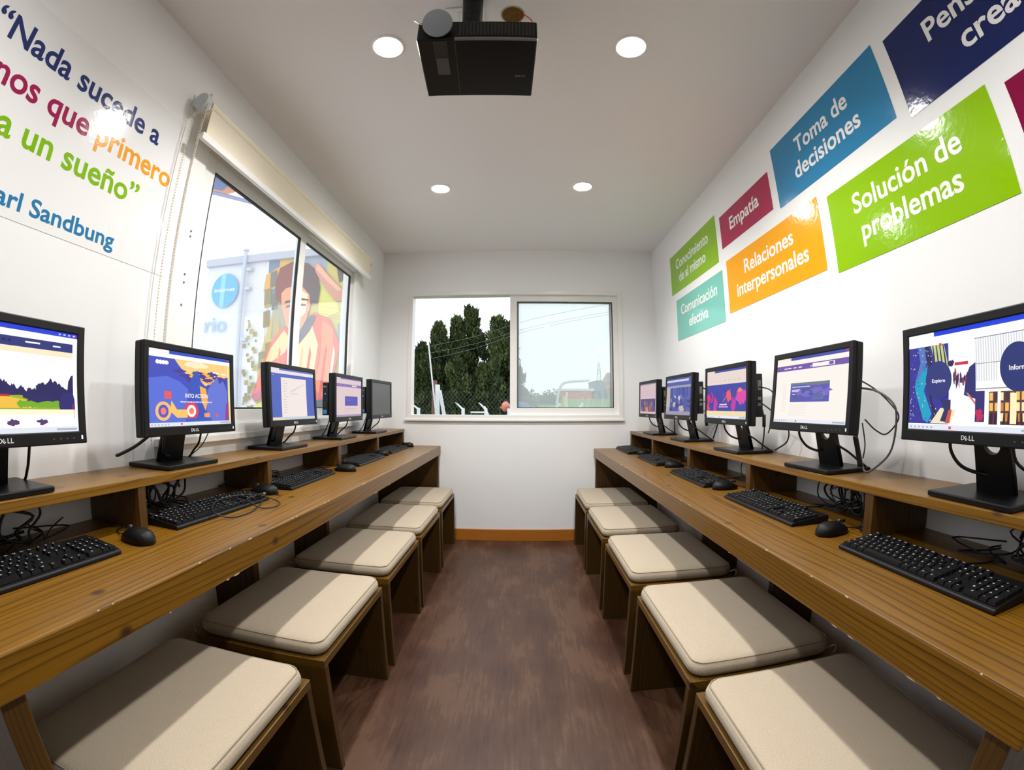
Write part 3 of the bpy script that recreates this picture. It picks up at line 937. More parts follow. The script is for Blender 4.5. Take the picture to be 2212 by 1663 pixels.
def pic_banner():
    p = chrome(Pic(SW, SH), (78, 82, 170), (250, 244, 236), (250, 238, 222))
    p.rect((118, 88, 168), 0, 0.80, 1, 0.885)
    p.rect((250, 244, 240), 0.54, 0.815, 0.83, 0.87); p.rect((118, 88, 168), 0.76, 0.822, 0.815, 0.862)
    for k, a in enumerate((0.12, 0.18, 0.26, 0.34)): p.rect(WHITE, a, 0.832, a + 0.05, 0.845)
    p.poly((250, 244, 240), [(0.505, 0.84), (0.535, 0.84), (0.52, 0.82)])
    p.rect((94, 92, 176), 0.24, 0.31, 0.78, 0.60)
    for k in range(8): p.blob((122, 110, 196) if k % 2 else (84, 92, 160), 0.34 + 0.055 * k, 0.42 + 0.03 * (k % 3), 0.07, 0.05, 60 + k, j=0.5)
    p.poly((112, 126, 140), [(0.24, 0.60), (0.78, 0.60), (0.78, 0.56), (0.62, 0.545), (0.44, 0.57), (0.24, 0.565)])
    for k in range(7): p.poly((160, 176, 196), [(0.56 + k * 0.022, 0.34), (0.563 + k * 0.022, 0.34), (0.60 + k * 0.022, 0.44), (0.597 + k * 0.022, 0.44)])
    for a, b_, w in ((0.265, 0.53, 0.26), (0.265, 0.485, 0.12), (0.265, 0.465, 0.1), (0.27, 0.42, 0.05)): p.rect((214, 206, 236), a, b_, a + w, b_ + 0.014)
    for k in range(14): p.rect((226, 216, 208), 0.12, 0.58 - k * 0.032, 0.18, 0.586 - k * 0.032)
    for k in range(6): p.rect((226, 218, 212), 0.24, 0.26 - k * 0.03, 0.5 - 0.03 * (k % 2), 0.266 - k * 0.03)
    return p
def pic_magenta():
    p = chrome(Pic(SW, SH), (66, 80, 168), (240, 222, 214), (240, 222, 214))
    p.rect((70, 76, 168), 0, 0.15, 1, 0.70)
    for k in range(26):
        r = random.Random(100 + k)
        x = r.uniform(0.0, 1.0)
        p.blob(r.choice([(222, 48, 132), (206, 62, 168), (240, 70, 110), (90, 70, 170), (64, 74, 170)]), x, 0.15 + r.uniform(0.05, 0.32), 0.05, r.uniform(0.06, 0.16), 130 + k, j=0.4)
    p.blob((240, 96, 110), 0.60, 0.46, 0.06, 0.13, 4); p.blob((224, 80, 176), 0.88, 0.44, 0.12, 0.14, 5); p.blob((246, 140, 90), 0.86, 0.56, 0.05, 0.04, 6)
    p.poly((250, 150, 150), [(0.44, 0.34), (0.455, 0.34), (0.54, 0.44), (0.53, 0.45)])
    p.rect((250, 220, 230), 0.36, 0.27, 0.55, 0.295); p.rect((244, 180, 210), 0.34, 0.225, 0.58, 0.245)
    for k in range(7): p.rect((196, 190, 196), 0.10 + k * 0.12, 0.77, 0.16 + k * 0.12, 0.782)
    p.rect((246, 226, 180), 0, 0.05, 1, 0.15)
    return p
def pic_photo():
    p = Pic(SW, SH)
    p.rect((178, 176, 190), 0, 0, 1, 1); p.rect((96, 104, 176), 0, 0.80, 1, 1); p.rect((222, 222, 236), 0, 0.90, 0.9, 0.955)
    p.rect((170, 166, 186), 0, 0.76, 1, 0.80); p.rect((206, 190, 178), 0, 0.22, 0.16, 0.76)
    p.rect((88, 98, 172), 0.16, 0.10, 1, 0.74)
    r = random.Random(12)
    for k in range(16):
        p.rect(r.choice([(104, 118, 196), (74, 84, 160), (118, 128, 190)]), 0.2 + k * 0.05, 0.45, 0.22 + k * 0.05, 0.74)
    for k in range(18): p.blob(r.choice([(70, 76, 150), (108, 110, 180), (134, 130, 176)]), r.uniform(0.2, 0.95), r.uniform(0.12, 0.5), 0.06, 0.06, 200 + k)
    p.blob((206, 188, 176), 0.36, 0.28, 0.06, 0.08, 1); p.blob((212, 194, 176), 0.66, 0.16, 0.09, 0.10, 2); p.blob((220, 214, 226), 0.56, 0.46, 0.04, 0.06, 3)
    p.poly((226, 222, 234), [(0.33, 0.52), (0.36, 0.54), (0.44, 0.47), (0.43, 0.45)])
    p.rect((168, 160, 184), 0, 0, 1, 0.10)
    return p
def pic_pink():
    p = Pic(SW, SH)
    p.rect((232, 206, 210), 0, 0, 1, 1); p.rect((150, 132, 150), 0, 0.965, 1, 1)
    p.rect((106, 96, 148), 0.03, 0.07, 0.95, 0.49)
    r = random.Random(13)
    for k in range(22): p.blob(r.choice([(84, 80, 140), (150, 110, 130), (206, 140, 110), (96, 96, 160)]), r.uniform(0.08, 0.9), r.uniform(0.12, 0.36), 0.04, 0.1, 240 + k)
    p.poly((230, 170, 110), [(0.40, 0.07), (0.44, 0.22), (0.50, 0.22), (0.54, 0.07)])
    for k in range(3): p.rect((212, 184, 192), 0.06, 0.60 + k * 0.07, 0.9, 0.606 + k * 0.07)
    return p
def pic_portal():
    p = chrome(Pic(SW, SH), (22, 60, 214), WHITE, (250, 250, 252))
    p.rect((58, 54, 150), 0.0, 0.06, 0.335, 0.90); p.rect(WHITE, 0.0, 0.865, 0.335, 0.90)
    p.poly((84, 120, 190), [(0.08, 0.865), (0.14, 0.865), (0.15, 0.68), (0.11, 0.50), (0.05, 0.48), (0.1, 0.7)])
    p.poly((28, 160, 196), [(0.11, 0.58), (0.16, 0.66), (0.15, 0.50), (0.13, 0.40), (0.20, 0.16), (0.17, 0.07), (0.13, 0.10), (0.06, 0.38), (0.05, 0.46)])
    p.poly((44, 40, 84), [(0.14, 0.865), (0.17, 0.865), (0.22, 0.6), (0.2, 0.3), (0.26, 0.12), (0.22, 0.08), (0.17, 0.4), (0.17, 0.6)])
    p.poly((196, 204, 140), [(0.19, 0.865), (0.30, 0.865), (0.335, 0.62), (0.29, 0.5), (0.24, 0.62)])
    for k in range(4): p.poly((50, 50, 80), [(0.205 + k * 0.028, 0.865), (0.213 + k * 0.028, 0.865), (0.235 + k * 0.03, 0.6), (0.222 + k * 0.03, 0.6)])
    r = random.Random(21)
    for k in range(90):
        x, z = r.uniform(0.01, 0.24), r.uniform(0.08, 0.84)
        p.rect(r.choice([(190, 196, 130), (94, 100, 190), (36, 34, 110), (220, 224, 180)]), x, z, x + 0.006, z + 0.012)
    p.poly((236, 226, 190), [(0.2, 0.065), (0.28, 0.22), (0.40, 0.2), (0.36, 0.065)])
    p.poly((50, 48, 96), [(0.28, 0.30), (0.36, 0.30), (0.36, 0.18), (0.33, 0.08), (0.28, 0.09), (0.31, 0.2)])
    p.poly((206, 84, 70), [(0.345, 0.2), (0.37, 0.2), (0.355, 0.07), (0.32, 0.07)])
    p.blob((56, 30, 80), 0.362, 0.655, 0.025, 0.035, 1)
    p.rect((196, 50, 70), 0.39, 0.63, 0.49, 0.66)
    for k in range(16): p.blob(r.choice([(60, 40, 90), (150, 60, 80), (220, 180, 190), (40, 40, 90)]), 0.385 + 0.010 * k, 0.52 + r.uniform(-0.07, 0.07), 0.008, r.uniform(0.03, 0.07), 300 + k)
    p.poly((46, 44, 110), [(0.46, 0.34), (0.545, 0.30), (0.545, 0.64), (0.50, 0.6), (0.47, 0.45)])
    p.poly((214, 120, 110), [(0.475, 0.36), (0.49, 0.36), (0.545, 0.27), (0.545, 0.24)])
    p.rect((246, 246, 248), 0.545, 0.40, 1, 0.865); p.rect((252, 250, 244), 0.545, 0.06, 1, 0.40)
    for k in range(26): p.rect((206, 208, 214), 0.55 + k * 0.017, 0.46 if k < 9 else 0.62, 0.556 + k * 0.017, 0.86)
    p.rect((150, 150, 150), 0.545, 0.618, 1, 0.624); p.rect((150, 146, 140), 0.545, 0.385, 1, 0.395); p.rect((120, 122, 130), 0.545, 0.855, 1, 0.862)
    p.rect((52, 46, 110), 0.545, 0.09, 0.61, 0.37); p.blob((190, 40, 90), 0.575, 0.15, 0.025, 0.06, 2)
    p.rect((92, 52, 58), 0.64, 0.07, 1, 0.36)
    for k in range(30): p.rect(r.choice([(240, 190, 90), (200, 130, 60), (255, 232, 170), (70, 40, 60)]), 0.645 + (k % 10) * 0.034, 0.10 + (k // 10) * 0.09, 0.668 + (k % 10) * 0.034, 0.17 + (k // 10) * 0.09)
    for k in range(12): p.poly((40, 30, 50), [(0.65 + k * 0.028, 0.07), (0.664 + k * 0.028, 0.07), (0.66 + k * 0.028, 0.17), (0.654 + k * 0.028, 0.17)])
    p.rect(WHITE, 0.70, 0.07, 0.72, 0.36); p.rect((255, 240, 190), 0.78, 0.08, 0.82, 0.34)
    p.ell((50, 56, 122), 0.27, 0.50, 0.105, 0.19); p.text(WHITE, 'Explore', 0.218, 0.475, 0.105, 0.036)
    p.ell((36, 48, 112), 0.83, 0.56, 0.115, 0.21); p.text(WHITE, 'Inform', 0.775, 0.535, 0.105, 0.042)
    p.poly((220, 60, 80), [(0.282, 0.84), (0.30, 0.84), (0.30, 0.87), (0.282, 0.87)])
    return p
def pic_off():
    p = Pic(SW, SH); p.rect((74, 72, 78), 0, 0, 1, 1); return p

def neck_mesh():
    """Tapered stand plate with a round cable hole."""
    cu = bpy.data.curves.new('neck', 'CURVE'); cu.dimensions = '2D'; cu.fill_mode = 'BOTH'; cu.extrude = 0.006; cu.bevel_depth = 0.0015
    def sp(pts):
        s_ = cu.splines.new('POLY'); s_.points.add(len(pts) - 1)
        for p_, (a, b_) in zip(s_.points, pts): p_.co = (a, b_, 0, 1)
        s_.use_cyclic_u = True
    sp([(-0.052, 0), (0.052, 0), (0.043, 0.21), (-0.043, 0.21)])
    sp([(0.026 * math.cos(2 * PI * k / 24), 0.112 + 0.026 * math.sin(2 * PI * k / 24)) for k in range(24)])
    ob = bpy.data.objects.new('neck', cu); COL.objects.link(ob)
    me = bpy.data.meshes.new_from_object(ob.evaluated_get(bpy.context.evaluated_depsgraph_get()))
    bpy.data.objects.remove(ob, do_unlink=True)
    # stand it up: x stays, y -> leaning upright
    lean = math.radians(14)
    me.transform(Matrix(((1, 0, 0, 0), (0, -math.sin(lean), -math.cos(lean), 0), (0, math.cos(lean), -math.sin(lean), 0), (0, 0, 0, 1))))
    me.materials.clear(); me.materials.append(M_gloss)
    return me
NECK = neck_mesh()
def logo(mb, o, u, v, w, cap):
    """The maker's mark: four letters, the E tilted inside."""
    text_fit(mb, 'D', o, u, v, w * 0.25, cap, 0.02, 0.0004)
    uu, vv = Vector(u), Vector(v)
    ca, sa = math.cos(0.62), math.sin(0.62)
    text_fit(mb, 'E', Vector(o) + uu * w * 0.36 - vv * cap * 0.12, uu * ca + vv * sa, vv * ca - uu * sa, w * 0.17, cap * 0.86, 0.02, 0.0004)
    text_fit(mb, 'L', Vector(o) + uu * w * 0.58, u, v, w * 0.18, cap, 0.02, 0.0004)
    text_fit(mb, 'L', Vector(o) + uu * w * 0.80, u, v, w * 0.18, cap, 0.02, 0.0004)

MON = {}
def monitor(side, k, x, y, z, yaw, tilt, picf, label, strength=1.0):
    s = -1 if side == 'L' else 1
    rz = math.radians(90 + yaw) if s < 0 else -math.radians(90 + yaw)
    zs = SZL if s < 0 else SZR
    t = empty('monitor', (x, y, zs), rz)
    tag(t, label, 'monitor', 'flat screen monitors on the risers')
    dz = z - zs
    a = -math.radians(tilt)
    def head(mb, name, mt, par=None, smooth=None):
        mb.b.transform(Matrix.Translation((0, 0, dz)) @ Matrix.Rotation(a, 4, 'X'))
        return mb.done(name, mt, par or t, smooth)
    # casing with a raised bezel around the recessed screen
    m = MB()
    bz, bb = 0.020, 0.027
    m.box(-MW / 2, MW / 2, 0.004, 0.040, 0.0, MH, 0.004)
    m.box(-MW / 2, -MW / 2 + bz, 0, 0.02, 0, MH, 0.0025); m.box(MW / 2 - bz, MW / 2, 0, 0.02, 0, MH, 0.0025)
    m.box(-MW / 2 + bz - 0.003, MW / 2 - bz + 0.003, 0, 0.02, 0, bb, 0.0025); m.box(-MW / 2 + bz - 0.003, MW / 2 - bz + 0.003, 0, 0.02, MH - bz, MH, 0.0025)
    case = head(m, 'casing', M_blk)
    m = MB(); m.box(-0.13, 0.13, 0.039, 0.056, 0.04, 0.22, 0.012)
    head(m, 'rear_cover', M_blk2)
    sc = picf()
    sc.w, sc.h = MW - 2 * bz, MH - bz - bb
    o = sc.build(t, 'screen', picf is not pic_off, strength)
    for v in o.data.vertices: v.co += Vector((-MW / 2 + bz, 0.0038, bb))
    o.data.transform(Matrix.Translation((0, 0, dz)) @ Matrix.Rotation(a, 4, 'X'))
    m = MB(); logo(m, (-0.019, -0.0004, 0.009), (1, 0, 0), (0, 0, 1), 0.036, 0.0095)
    head(m, 'logo', M_logo)
    m = MB()
    for j in range(4): m.box(MW / 2 - 0.094 + j * 0.018, MW / 2 - 0.089 + j * 0.018, -0.0006, 0.003, 0.011, 0.0135)
    head(m, 'button_marks', mat('grey_button_print', (70, 72, 76), 0.5))
    m = MB(); m.box(MW / 2 - 0.0165, MW / 2 - 0.0115, -0.0006, 0.003, 0.009, 0.018, 0.001)
    head(m, 'power_light', emit('power_light_white', (240, 244, 255), 1.1) if picf is not pic_off else mat('power_light_dark', (120, 120, 120), 0.4))
    n = link('stand_neck', NECK, t); n.location = (0, 0.118, 0.012)
    MB().box(-0.115, 0.115, 0.005, 0.185, 0.001, 0.014, 0.003).done('stand_base', M_gloss, t)
    # power and picture leads hanging from the back of the casing
    c1 = MB().tube([(-0.085, 0.045, dz + 0.02), (-0.088, 0.05, dz - 0.02), (-0.07, 0.07, dz - 0.055), (-0.03, 0.098, dz - 0.07), (0.0, 0.115, dz - 0.07)], 0.0042, 7)
    c1.done('cable', M_cable, t, 3.2)
    c2 = MB().tube([(0.08, 0.045, dz + 0.02), (0.083, 0.06, dz - 0.03), (0.10, 0.10, dz - 0.06), (0.11, 0.14, dz - 0.09), (0.10, 0.195, 0.004)], 0.0036, 7)
    c2.done('cable', M_cable, t, 3.2)
    MON[side + str(k)] = (t, dz)
    return t
monitor('L', 1, -0.933, 0.488, 1.020, 0.0, 5.9, pic_river, 'monitor cut by the left edge of the frame, showing a bright riverside photograph')
monitor('L', 2, -0.945, 1.103, 1.020, -0.7, 3.7, pic_action, 'monitor showing INTO ACTION over a purple and orange motor scooter picture')
monitor('L', 3, -0.948, 1.762, 1.022, -0.8, 4.0, pic_doc, 'monitor showing a white document page on a blue background')
monitor('L', 4, -0.945, 2.387, 1.022, -0.2, 0.8, pic_mail, 'monitor showing a pinkish page with a purple strip and small violet box', 0.85)
monitor('L', 5, -0.936, 2.959, 1.023, -1.7, 0.8, pic_off, 'monitor with a dark switched off screen')
monitor('R', 5, 0.930, 3.068, 1.029, -1.3, 1.1, pic_pink, 'monitor with a pink page above a dark crowd picture, farthest under the word panels', 0.8)
monitor('R', 4, 0.935, 2.470, 1.032, -2.1, 3.2, pic_photo, 'monitor filled by a dim blue photograph with tan patches', 0.85)
monitor('R', 3, 0.923, 1.818, 1.029, -1.4, 1.8, pic_magenta, 'monitor showing a blue picture of magenta figures under a white page top', 0.9)
monitor('R', 2, 0.913, 1.210, 1.029, -1.4, 6.7, pic_banner, 'monitor showing a cream web page with purple header and violet banner', 0.95)
monitor('R', 1, 0.926, 0.620, 1.027, 3.2, 3.9, pic_portal, 'monitor cut by the right edge of the frame, with round Explore and Inform buttons')
def side_leads(key, sx, runs):
    t, dz = MON[key]
    for pts, r, mt in runs:
        MB().tube([(sx * p[0], p[1], max(0.005, dz + p[2])) for p in pts], r, 7).done('cable', mt, t, 3.2)
side_leads('R2', 1, [([(0.17, 0.06, 0.13), (0.23, 0.08, 0.12), (0.275, 0.10, 0.09), (0.285, 0.11, 0.05), (0.26, 0.12, -0.04), (0.21, 0.12, -0.09), (0.165, 0.11, -0.112), (0.13, 0.12, -0.06)], 0.0032, M_cableg),
                     ([(0.17, 0.06, 0.16), (0.22, 0.09, 0.125), (0.26, 0.11, 0.085), (0.285, 0.12, 0.045), (0.24, 0.12, 0.0), (0.215, 0.10, 0.01), (0.19, 0.08, 0.04)], 0.0022, M_cable),
                     ([(0.19, 0.07, 0.03), (0.192, 0.08, -0.03), (0.185, 0.08, -0.07)], 0.002, M_cable),
                     ([(0.14, 0.09, -0.01), (0.142, 0.10, -0.05), (0.15, 0.105, -0.1)], 0.0085, M_blk2)])
side_leads('R3', 1, [([(0.17, 0.07, 0.16), (0.23, 0.10, 0.14), (0.25, 0.12, 0.08), (0.265, 0.12, 0.05), (0.22, 0.11, 0.01), (0.19, 0.11, -0.03)], 0.0026, M_cable),
                     ([(0.18, 0.07, 0.10), (0.24, 0.11, 0.05), (0.285, 0.14, 0.0), (0.27, 0.15, -0.06), (0.2, 0.14, -0.1)], 0.0032, M_cable),
                     ([(0.19, 0.08, 0.07), (0.205, 0.08, 0.03), (0.19, 0.09, -0.03), (0.16, 0.10, -0.10)], 0.003, M_cable),
                     ([(0.197, 0.085, 0.045), (0.197, 0.085, -0.005)], 0.0075, M_blk2)])
side_leads('R4', 1, [([(0.16, 0.09, 0.18), (0.22, 0.12, 0.15), (0.25, 0.15, 0.08), (0.245, 0.15, 0.0), (0.2, 0.14, -0.1)], 0.004, M_cable),
                     ([(0.16, 0.10, 0.10), (0.2, 0.13, 0.11), (0.22, 0.14, 0.06), (0.16, 0.10, 0.05)], 0.0025, M_cable),
                     ([(0.19, 0.10, 0.03), (0.2, 0.10, -0.03)], 0.009, M_blk2)])
side_leads('R5', 1, [([(0.15, 0.09, 0.12), (0.2, 0.12, 0.06), (0.21, 0.13, -0.03), (0.16, 0.15, -0.11)], 0.004, M_cable)])
side_leads('L2', -1, [([(0.13, 0.05, 0.01), (0.155, 0.10, -0.03), (0.185, 0.14, -0.055), (0.19, 0.15, -0.058)], 0.005, M_cable),
                      ([(-0.13, 0.05, 0.01), (-0.125, 0.09, -0.05), (-0.11, 0.15, -0.095)], 0.0018, M_cable)])
side_leads('L4', -1, [([(0.12, 0.07, 0.02), (0.11, 0.10, -0.04), (0.10, 0.14, -0.1)], 0.003, M_cable)])
side_leads('L5', -1, [([(0.12, 0.07, 0.02), (0.115, 0.10, -0.05), (0.10, 0.14, -0.1)], 0.003, M_cable)])

# ================================================================== small computers clamped behind the monitors
def mini_pc(key, label):
    src, dz = MON[key]
    left = key[0] == 'L'
    t = empty('mini_computer', tuple(src.location), src.rotation_euler.z)
    tag(t, label, 'computer', 'slim computers clamped behind the monitors')
    near = -1 if left else 1                     # the end that points to the camera
    x0, x1 = sorted((near * 0.178, -near * 0.0))
    z0, z1 = dz + 0.035, dz + 0.212
    MB().box(x0, x1, 0.058, 0.092, z0, z1, 0.003).done('housing', M_blk2, t)
    xe = near * 0.1785
    def face(y0, y1, a, b_, name, mt, dp=0.0006):
        xa, xb = sorted((xe - near * 0.0005, xe + near * dp))
        MB().box(xa, xb, y0, y1, a, b_).done(name, mt, t)
    if left:
        m = MB(); logo(m, (xe - 0.0006, 0.0655 + 0.020, z1 - 0.026), (0, -1, 0), (0, 0, 1), 0.021, 0.007)
        m.done('logo', M_logo, t)
        m = MB(); m.cyl((xe + 0.0002, 0.075, z1 - 0.062), (xe - 0.0012, 0.075, z1 - 0.062), 0.0042, n=14)
        m.done('power_button', emit('blue_power_light', (60, 80, 255), 2.2), t)
        face(0.068, 0.082, z0 + 0.048, z0 + 0.075, 'port', mat('dark_port', (6, 6, 7), 0.3))
        face(0.064, 0.086, z0 + 0.008, z0 + 0.030, 'blue_sticker', mat('blue_sticker', (40, 140, 190), 0.3))
    else:
        for a, b_ in ((0.045, 0.06), (0.07, 0.082), (0.11, 0.15)):
            face(0.067, 0.083, z0 + a, z0 + b_, 'port', mat('grey_port', (120, 120, 122), 0.4))
for key, nm in (('L4', 'the monitor with the pinkish page and violet box'), ('L5', 'the switched off monitor'), ('R5', 'the pink page monitor at the far end'), ('R4', 'the dim blue photograph monitor'), ('R3', 'the magenta figures monitor')):
    mini_pc(key, 'slim black computer mounted upright behind ' + nm)

# ================================================================== keyboards
def key_rows():
    """(x in key units from the left, width, row, legend) for a full-size board."""
    K = []
    def run(row, x, items):
        for it in items:
            if isinstance(it, (int, float)):
                x += it; continue
            leg, w = it
            K.append((x, w, row, leg)); x += w
    o = lambda s_: [(c, 1) for c in s_]
    run(5, 0, [('Esc', 1), 1] + [('F%d' % k, 1) for k in range(1, 5)] + [0.5] + [('F%d' % k, 1) for k in range(5, 9)] + [0.5] + [('F%d' % k, 1) for k in range(9, 13)] + [0.3, ('P', 1), ('B', 1), ('H', 1)])
    run(4, 0, o('|1234567890?+') + [('B', 2), 0.3] + o('IHP') + [0.3] + o('N/*-'))
    run(3, 0, [('T', 1.5)] + o('QWERTYUIOP^*') + [('}', 1.5), 0.3] + o('DEA') + [0.3] + o('789'))
    run(2, 0, [('M', 1.75)] + o('ASDFGHJKLÑ{') + [('E', 2.25), 3.6] + o('456'))
    run(1, 0, [('S', 1.25), ('<', 1)] + o('ZXCVBNM,.-') + [('S', 2.75), 1.3, ('^', 1), 1.3] + o('123'))
    run(0, 0, [('C', 1.25), ('W', 1.25), ('A', 1.25), ('', 6.25), ('A', 1.25), ('W', 1.25), ('M', 1.25), ('C', 1.25), 0.3] + o('<v>') + [0.3, ('0', 2), ('.', 1)])
    K.append((15 + 0.6 + 3 + 3, 1, 3.5, '+')); K.append((21.6, 1, 1.5, 'E'))
    return K
KEYS = key_rows()
KU = 0.0190
KMESH, LMESH = {}, {}
def kz(y): return 0.0125 + 0.075 * y
def key_mesh(w, tall):
    k = (w, tall)
    if k not in KMESH:
        hw, hd = w * KU / 2 - 0.0010, (2 if tall else 1) * 0.0185 / 2 - 0.0010
        t = bmesh.new()
        lo = [t.verts.new((a * hw, b_ * hd, 0)) for a, b_ in ((-1, -1), (1, -1), (1, 1), (-1, 1))]
        hi = [t.verts.new((a * (hw - 0.0014), b_ * (hd - 0.0014) + 0.0004, 0.0062)) for a, b_ in ((-1, -1), (1, -1), (1, 1), (-1, 1))]
        t.faces.new(hi)
        for i in range(4): t.faces.new((lo[i], lo[(i + 1) % 4], hi[(i + 1) % 4], hi[i]))
        me = bpy.data.meshes.new('key'); t.to_mesh(me); t.free(); me.materials.append(M_key)
        KMESH[k] = me
    return KMESH[k]
def legend_mesh(c):
    if c not in LMESH:
        m = MB(); n = len(c)
        w = 0.0042 if n == 1 else 0.0072
        text_fit(m, c, (-0.0055, 0.0005, 0.0064), (1, 0, 0), (0, 1, 0), w, 0.0050 if n == 1 else 0.004, 0.02)
        me = bpy.data.meshes.new('legend'); m.b.to_mesh(me); m.b.free(); me.materials.append(M_leg)
        LMESH[c] = me
    return LMESH[c]
KBW = 22.6 * KU + 0.012
def keyboard(side, k, x, y, label, single, yaw=0.0):
    """(x, y) is the middle of the edge nearest the sitter."""
    s = -1 if side == 'L' else 1
    rz = (PI / 2 if s < 0 else -PI / 2) + math.radians(yaw)
    zd = DZL if s < 0 else DZR
    t = empty('keyboard', (x, y, zd), rz)
    tag(t, label, 'keyboard', 'black wired keyboards')
    hw = KBW / 2
    t.scale = (1, 1, 1)
    m = MB()
    m.prism([(0, 0.001), (0.136, 0.001), (0.136, 0.022), (0.120, 0.0215), (0.012, 0.0125), (0.002, 0.010), (0, 0.007)], KBW, (-hw, 0, 0), (0, 1, 0), (0, 0, 1), bev=0.0012)
    m.done('tray', M_blk, t)
    # sloped rows
    sl = math.atan(0.075)
    mats_ = []
    if not single:
        big = MB(); lg = MB()
    for kx, w, row, leg in KEYS:
        tall = row in (3.5, 1.5)
        ry = {5: 5.35}.get(row, row)
        if tall: ry = 2.5 if row == 3.5 else 0.5
        cx = -hw + 0.006 + (kx + w / 2) * KU
        cy = 0.0175 + ry * 0.0185
        if single:
            o = link('key', key_mesh(w, tall), t, (cx, cy, kz(cy)))
            o.rotation_euler = (sl, 0, 0)
            if leg:
                link('legend', legend_mesh(leg), o)
        else:
            M = Matrix.Translation((cx, cy, kz(cy))) @ Matrix.Rotation(sl, 4, 'X')
            big.mesh(key_mesh(w, tall), M, 0)
            if leg: lg.mesh(legend_mesh(leg), M, 0)
    if not single:
        big.done('keys', M_key, t)['kind'] = 'stuff'
        lg.done('key_print', M_leg, t)['kind'] = 'stuff'
    MB().tube([(0.0, 0.135, 0.012), (0.01, 0.16, 0.006), (0.03, 0.19, 0.004), (0.05, 0.24, 0.004), (0.03, 0.29, 0.005)], 0.0022, 6).done('cable', M_cable, t, 3.2)
    return t
keyboard('R', 1, 0.790, 0.650, 'keyboard in front of the monitor with the Explore and Inform buttons', True, 0.0)
keyboard('R', 2, 0.791, 1.306, 'keyboard in front of the cream web page monitor', True, 0.6)
keyboard('R', 3, 0.794, 1.957, 'keyboard in front of the magenta figures monitor', False, 0.0)
keyboard('R', 4, 0.800, 2.640, 'keyboard in front of the dim blue photograph monitor', False, -1.0)
keyboard('R', 5, 0.790, 3.270, 'keyboard at the far end of the desk under the word panels', False, -1.0)
keyboard('L', 1, -0.822, 0.462, 'keyboard cut by the left frame edge, before the riverside photograph monitor', True, -0.8)
keyboard('L', 2, -0.833, 1.115, 'keyboard with a thin lead lying on it, before the INTO ACTION monitor', True, -2.0)
keyboard('L', 3, -0.842, 1.735, 'keyboard in front of the white document monitor', False, 1.5)
keyboard('L', 4, -0.822, 2.440, 'keyboard in front of the pinkish page monitor with the violet box', False, 0.0)
keyboard('L', 5, -0.836, 3.075, 'keyboard in front of the switched off monitor', False, 0.5)

# ================================================================== mice
def mouse_parts():
    t = empty('mouse')
    L, Wd, Ht = 0.057, 0.031, 0.036
    b_ = bmesh.new(); rings = []
    N = 12
    for i in range(N + 1):
        u = -1 + 2 * i / N
        w = Wd * (max(0.0, 1 - abs(u) ** 2.6)) ** 0.5 * (1.0 - 0.06 * u)
        h = Ht * (max(0.0, 1 - abs(u + 0.12) ** 2.3 * 0.78)) ** 0.6 * (0.93 - 0.12 * u)
        if i in (0, N): w = 0.006; h = Ht * 0.3
        ring_ = []
        for j in range(9):
            a = PI * j / 8
            ring_.append(b_.verts.new((w * math.cos(a), L * u, 0.0015 + h * (math.sin(a) ** 0.75))))
        rings.append(ring_)
    for p_, q_ in zip(rings, rings[1:]):
        for j in range(8): b_.faces.new((p_[j], p_[j + 1], q_[j + 1], q_[j]))
        b_.faces.new((p_[8], p_[0], q_[0], q_[8]))
    b_.faces.new(rings[0][::-1]); b_.faces.new(rings[-1])
    bmesh.ops.recalc_face_normals(b_, faces=list(b_.faces))
    for f in b_.faces: f.smooth = True
    me = bpy.data.meshes.new('mouse_body'); b_.to_mesh(me); b_.free(); me.materials.append(M_blk)
    link('body', me, t)
    m = MB(); m.box(-0.0006, 0.0006, 0.008, 0.05, 0.026, 0.0335)
    m.done('button_gap', M_blk2, t)
    m = MB(); m.cyl((-0.0035, 0.027, 0.0292), (0.0035, 0.027, 0.0292), 0.0075, n=16)
    m.done('scroll_wheel', mat('grey_rubber', (52, 52, 56), 0.6), t)
    MB().tube([(0, 0.056, 0.010), (0.004, 0.085, 0.004), (0.02, 0.12, 0.003), (0.05, 0.14, 0.003), (0.07, 0.19, 0.004), (0.05, 0.22, 0.012)], 0.0017, 6).done('cord', M_cable, t, 3.2)
    return t
M0 = mouse_parts()
mice = [('R', 0.862, 0.985, 8, 'mouse by the cream web page keyboard, in front of the little black hub'),
        ('R', 0.872, 1.690, 0, 'mouse by the keyboard of the magenta figures monitor'),
        ('R', 0.888, 2.365, -4, 'mouse by the keyboard of the dim blue photograph monitor'),
        ('R', 0.900, 3.010, 5, 'mouse by the farthest keyboard under the word panels'),
        ('L', -0.862, 0.772, -6, 'mouse by the riverside photograph keyboard, against the shelf divider'),
        ('L', -0.905, 1.425, 4, 'mouse by the keyboard with the thin lead lying on it'),
        ('L', -0.838, 2.055, 0, 'mouse by the white document keyboard'),
        ('L', -0.885, 2.760, 5, 'mouse by the keyboard of the pinkish page monitor'),
        ('L', -0.875, 3.390, -4, 'mouse at the far end of the desk by the switched off monitor')]
for i, (sd, x, y, yaw, lab) in enumerate(mice):
    o = M0 if i == 0 else copy_tree(M0)
    s = -1 if sd == 'L' else 1
    o.location = (x, y, DZL if s < 0 else DZR)
    o.rotation_euler = (0, 0, (PI / 2 if s < 0 else -PI / 2) + math.radians(yaw))
    tag(o, 'black ' + lab, 'mouse', 'black wired mice')

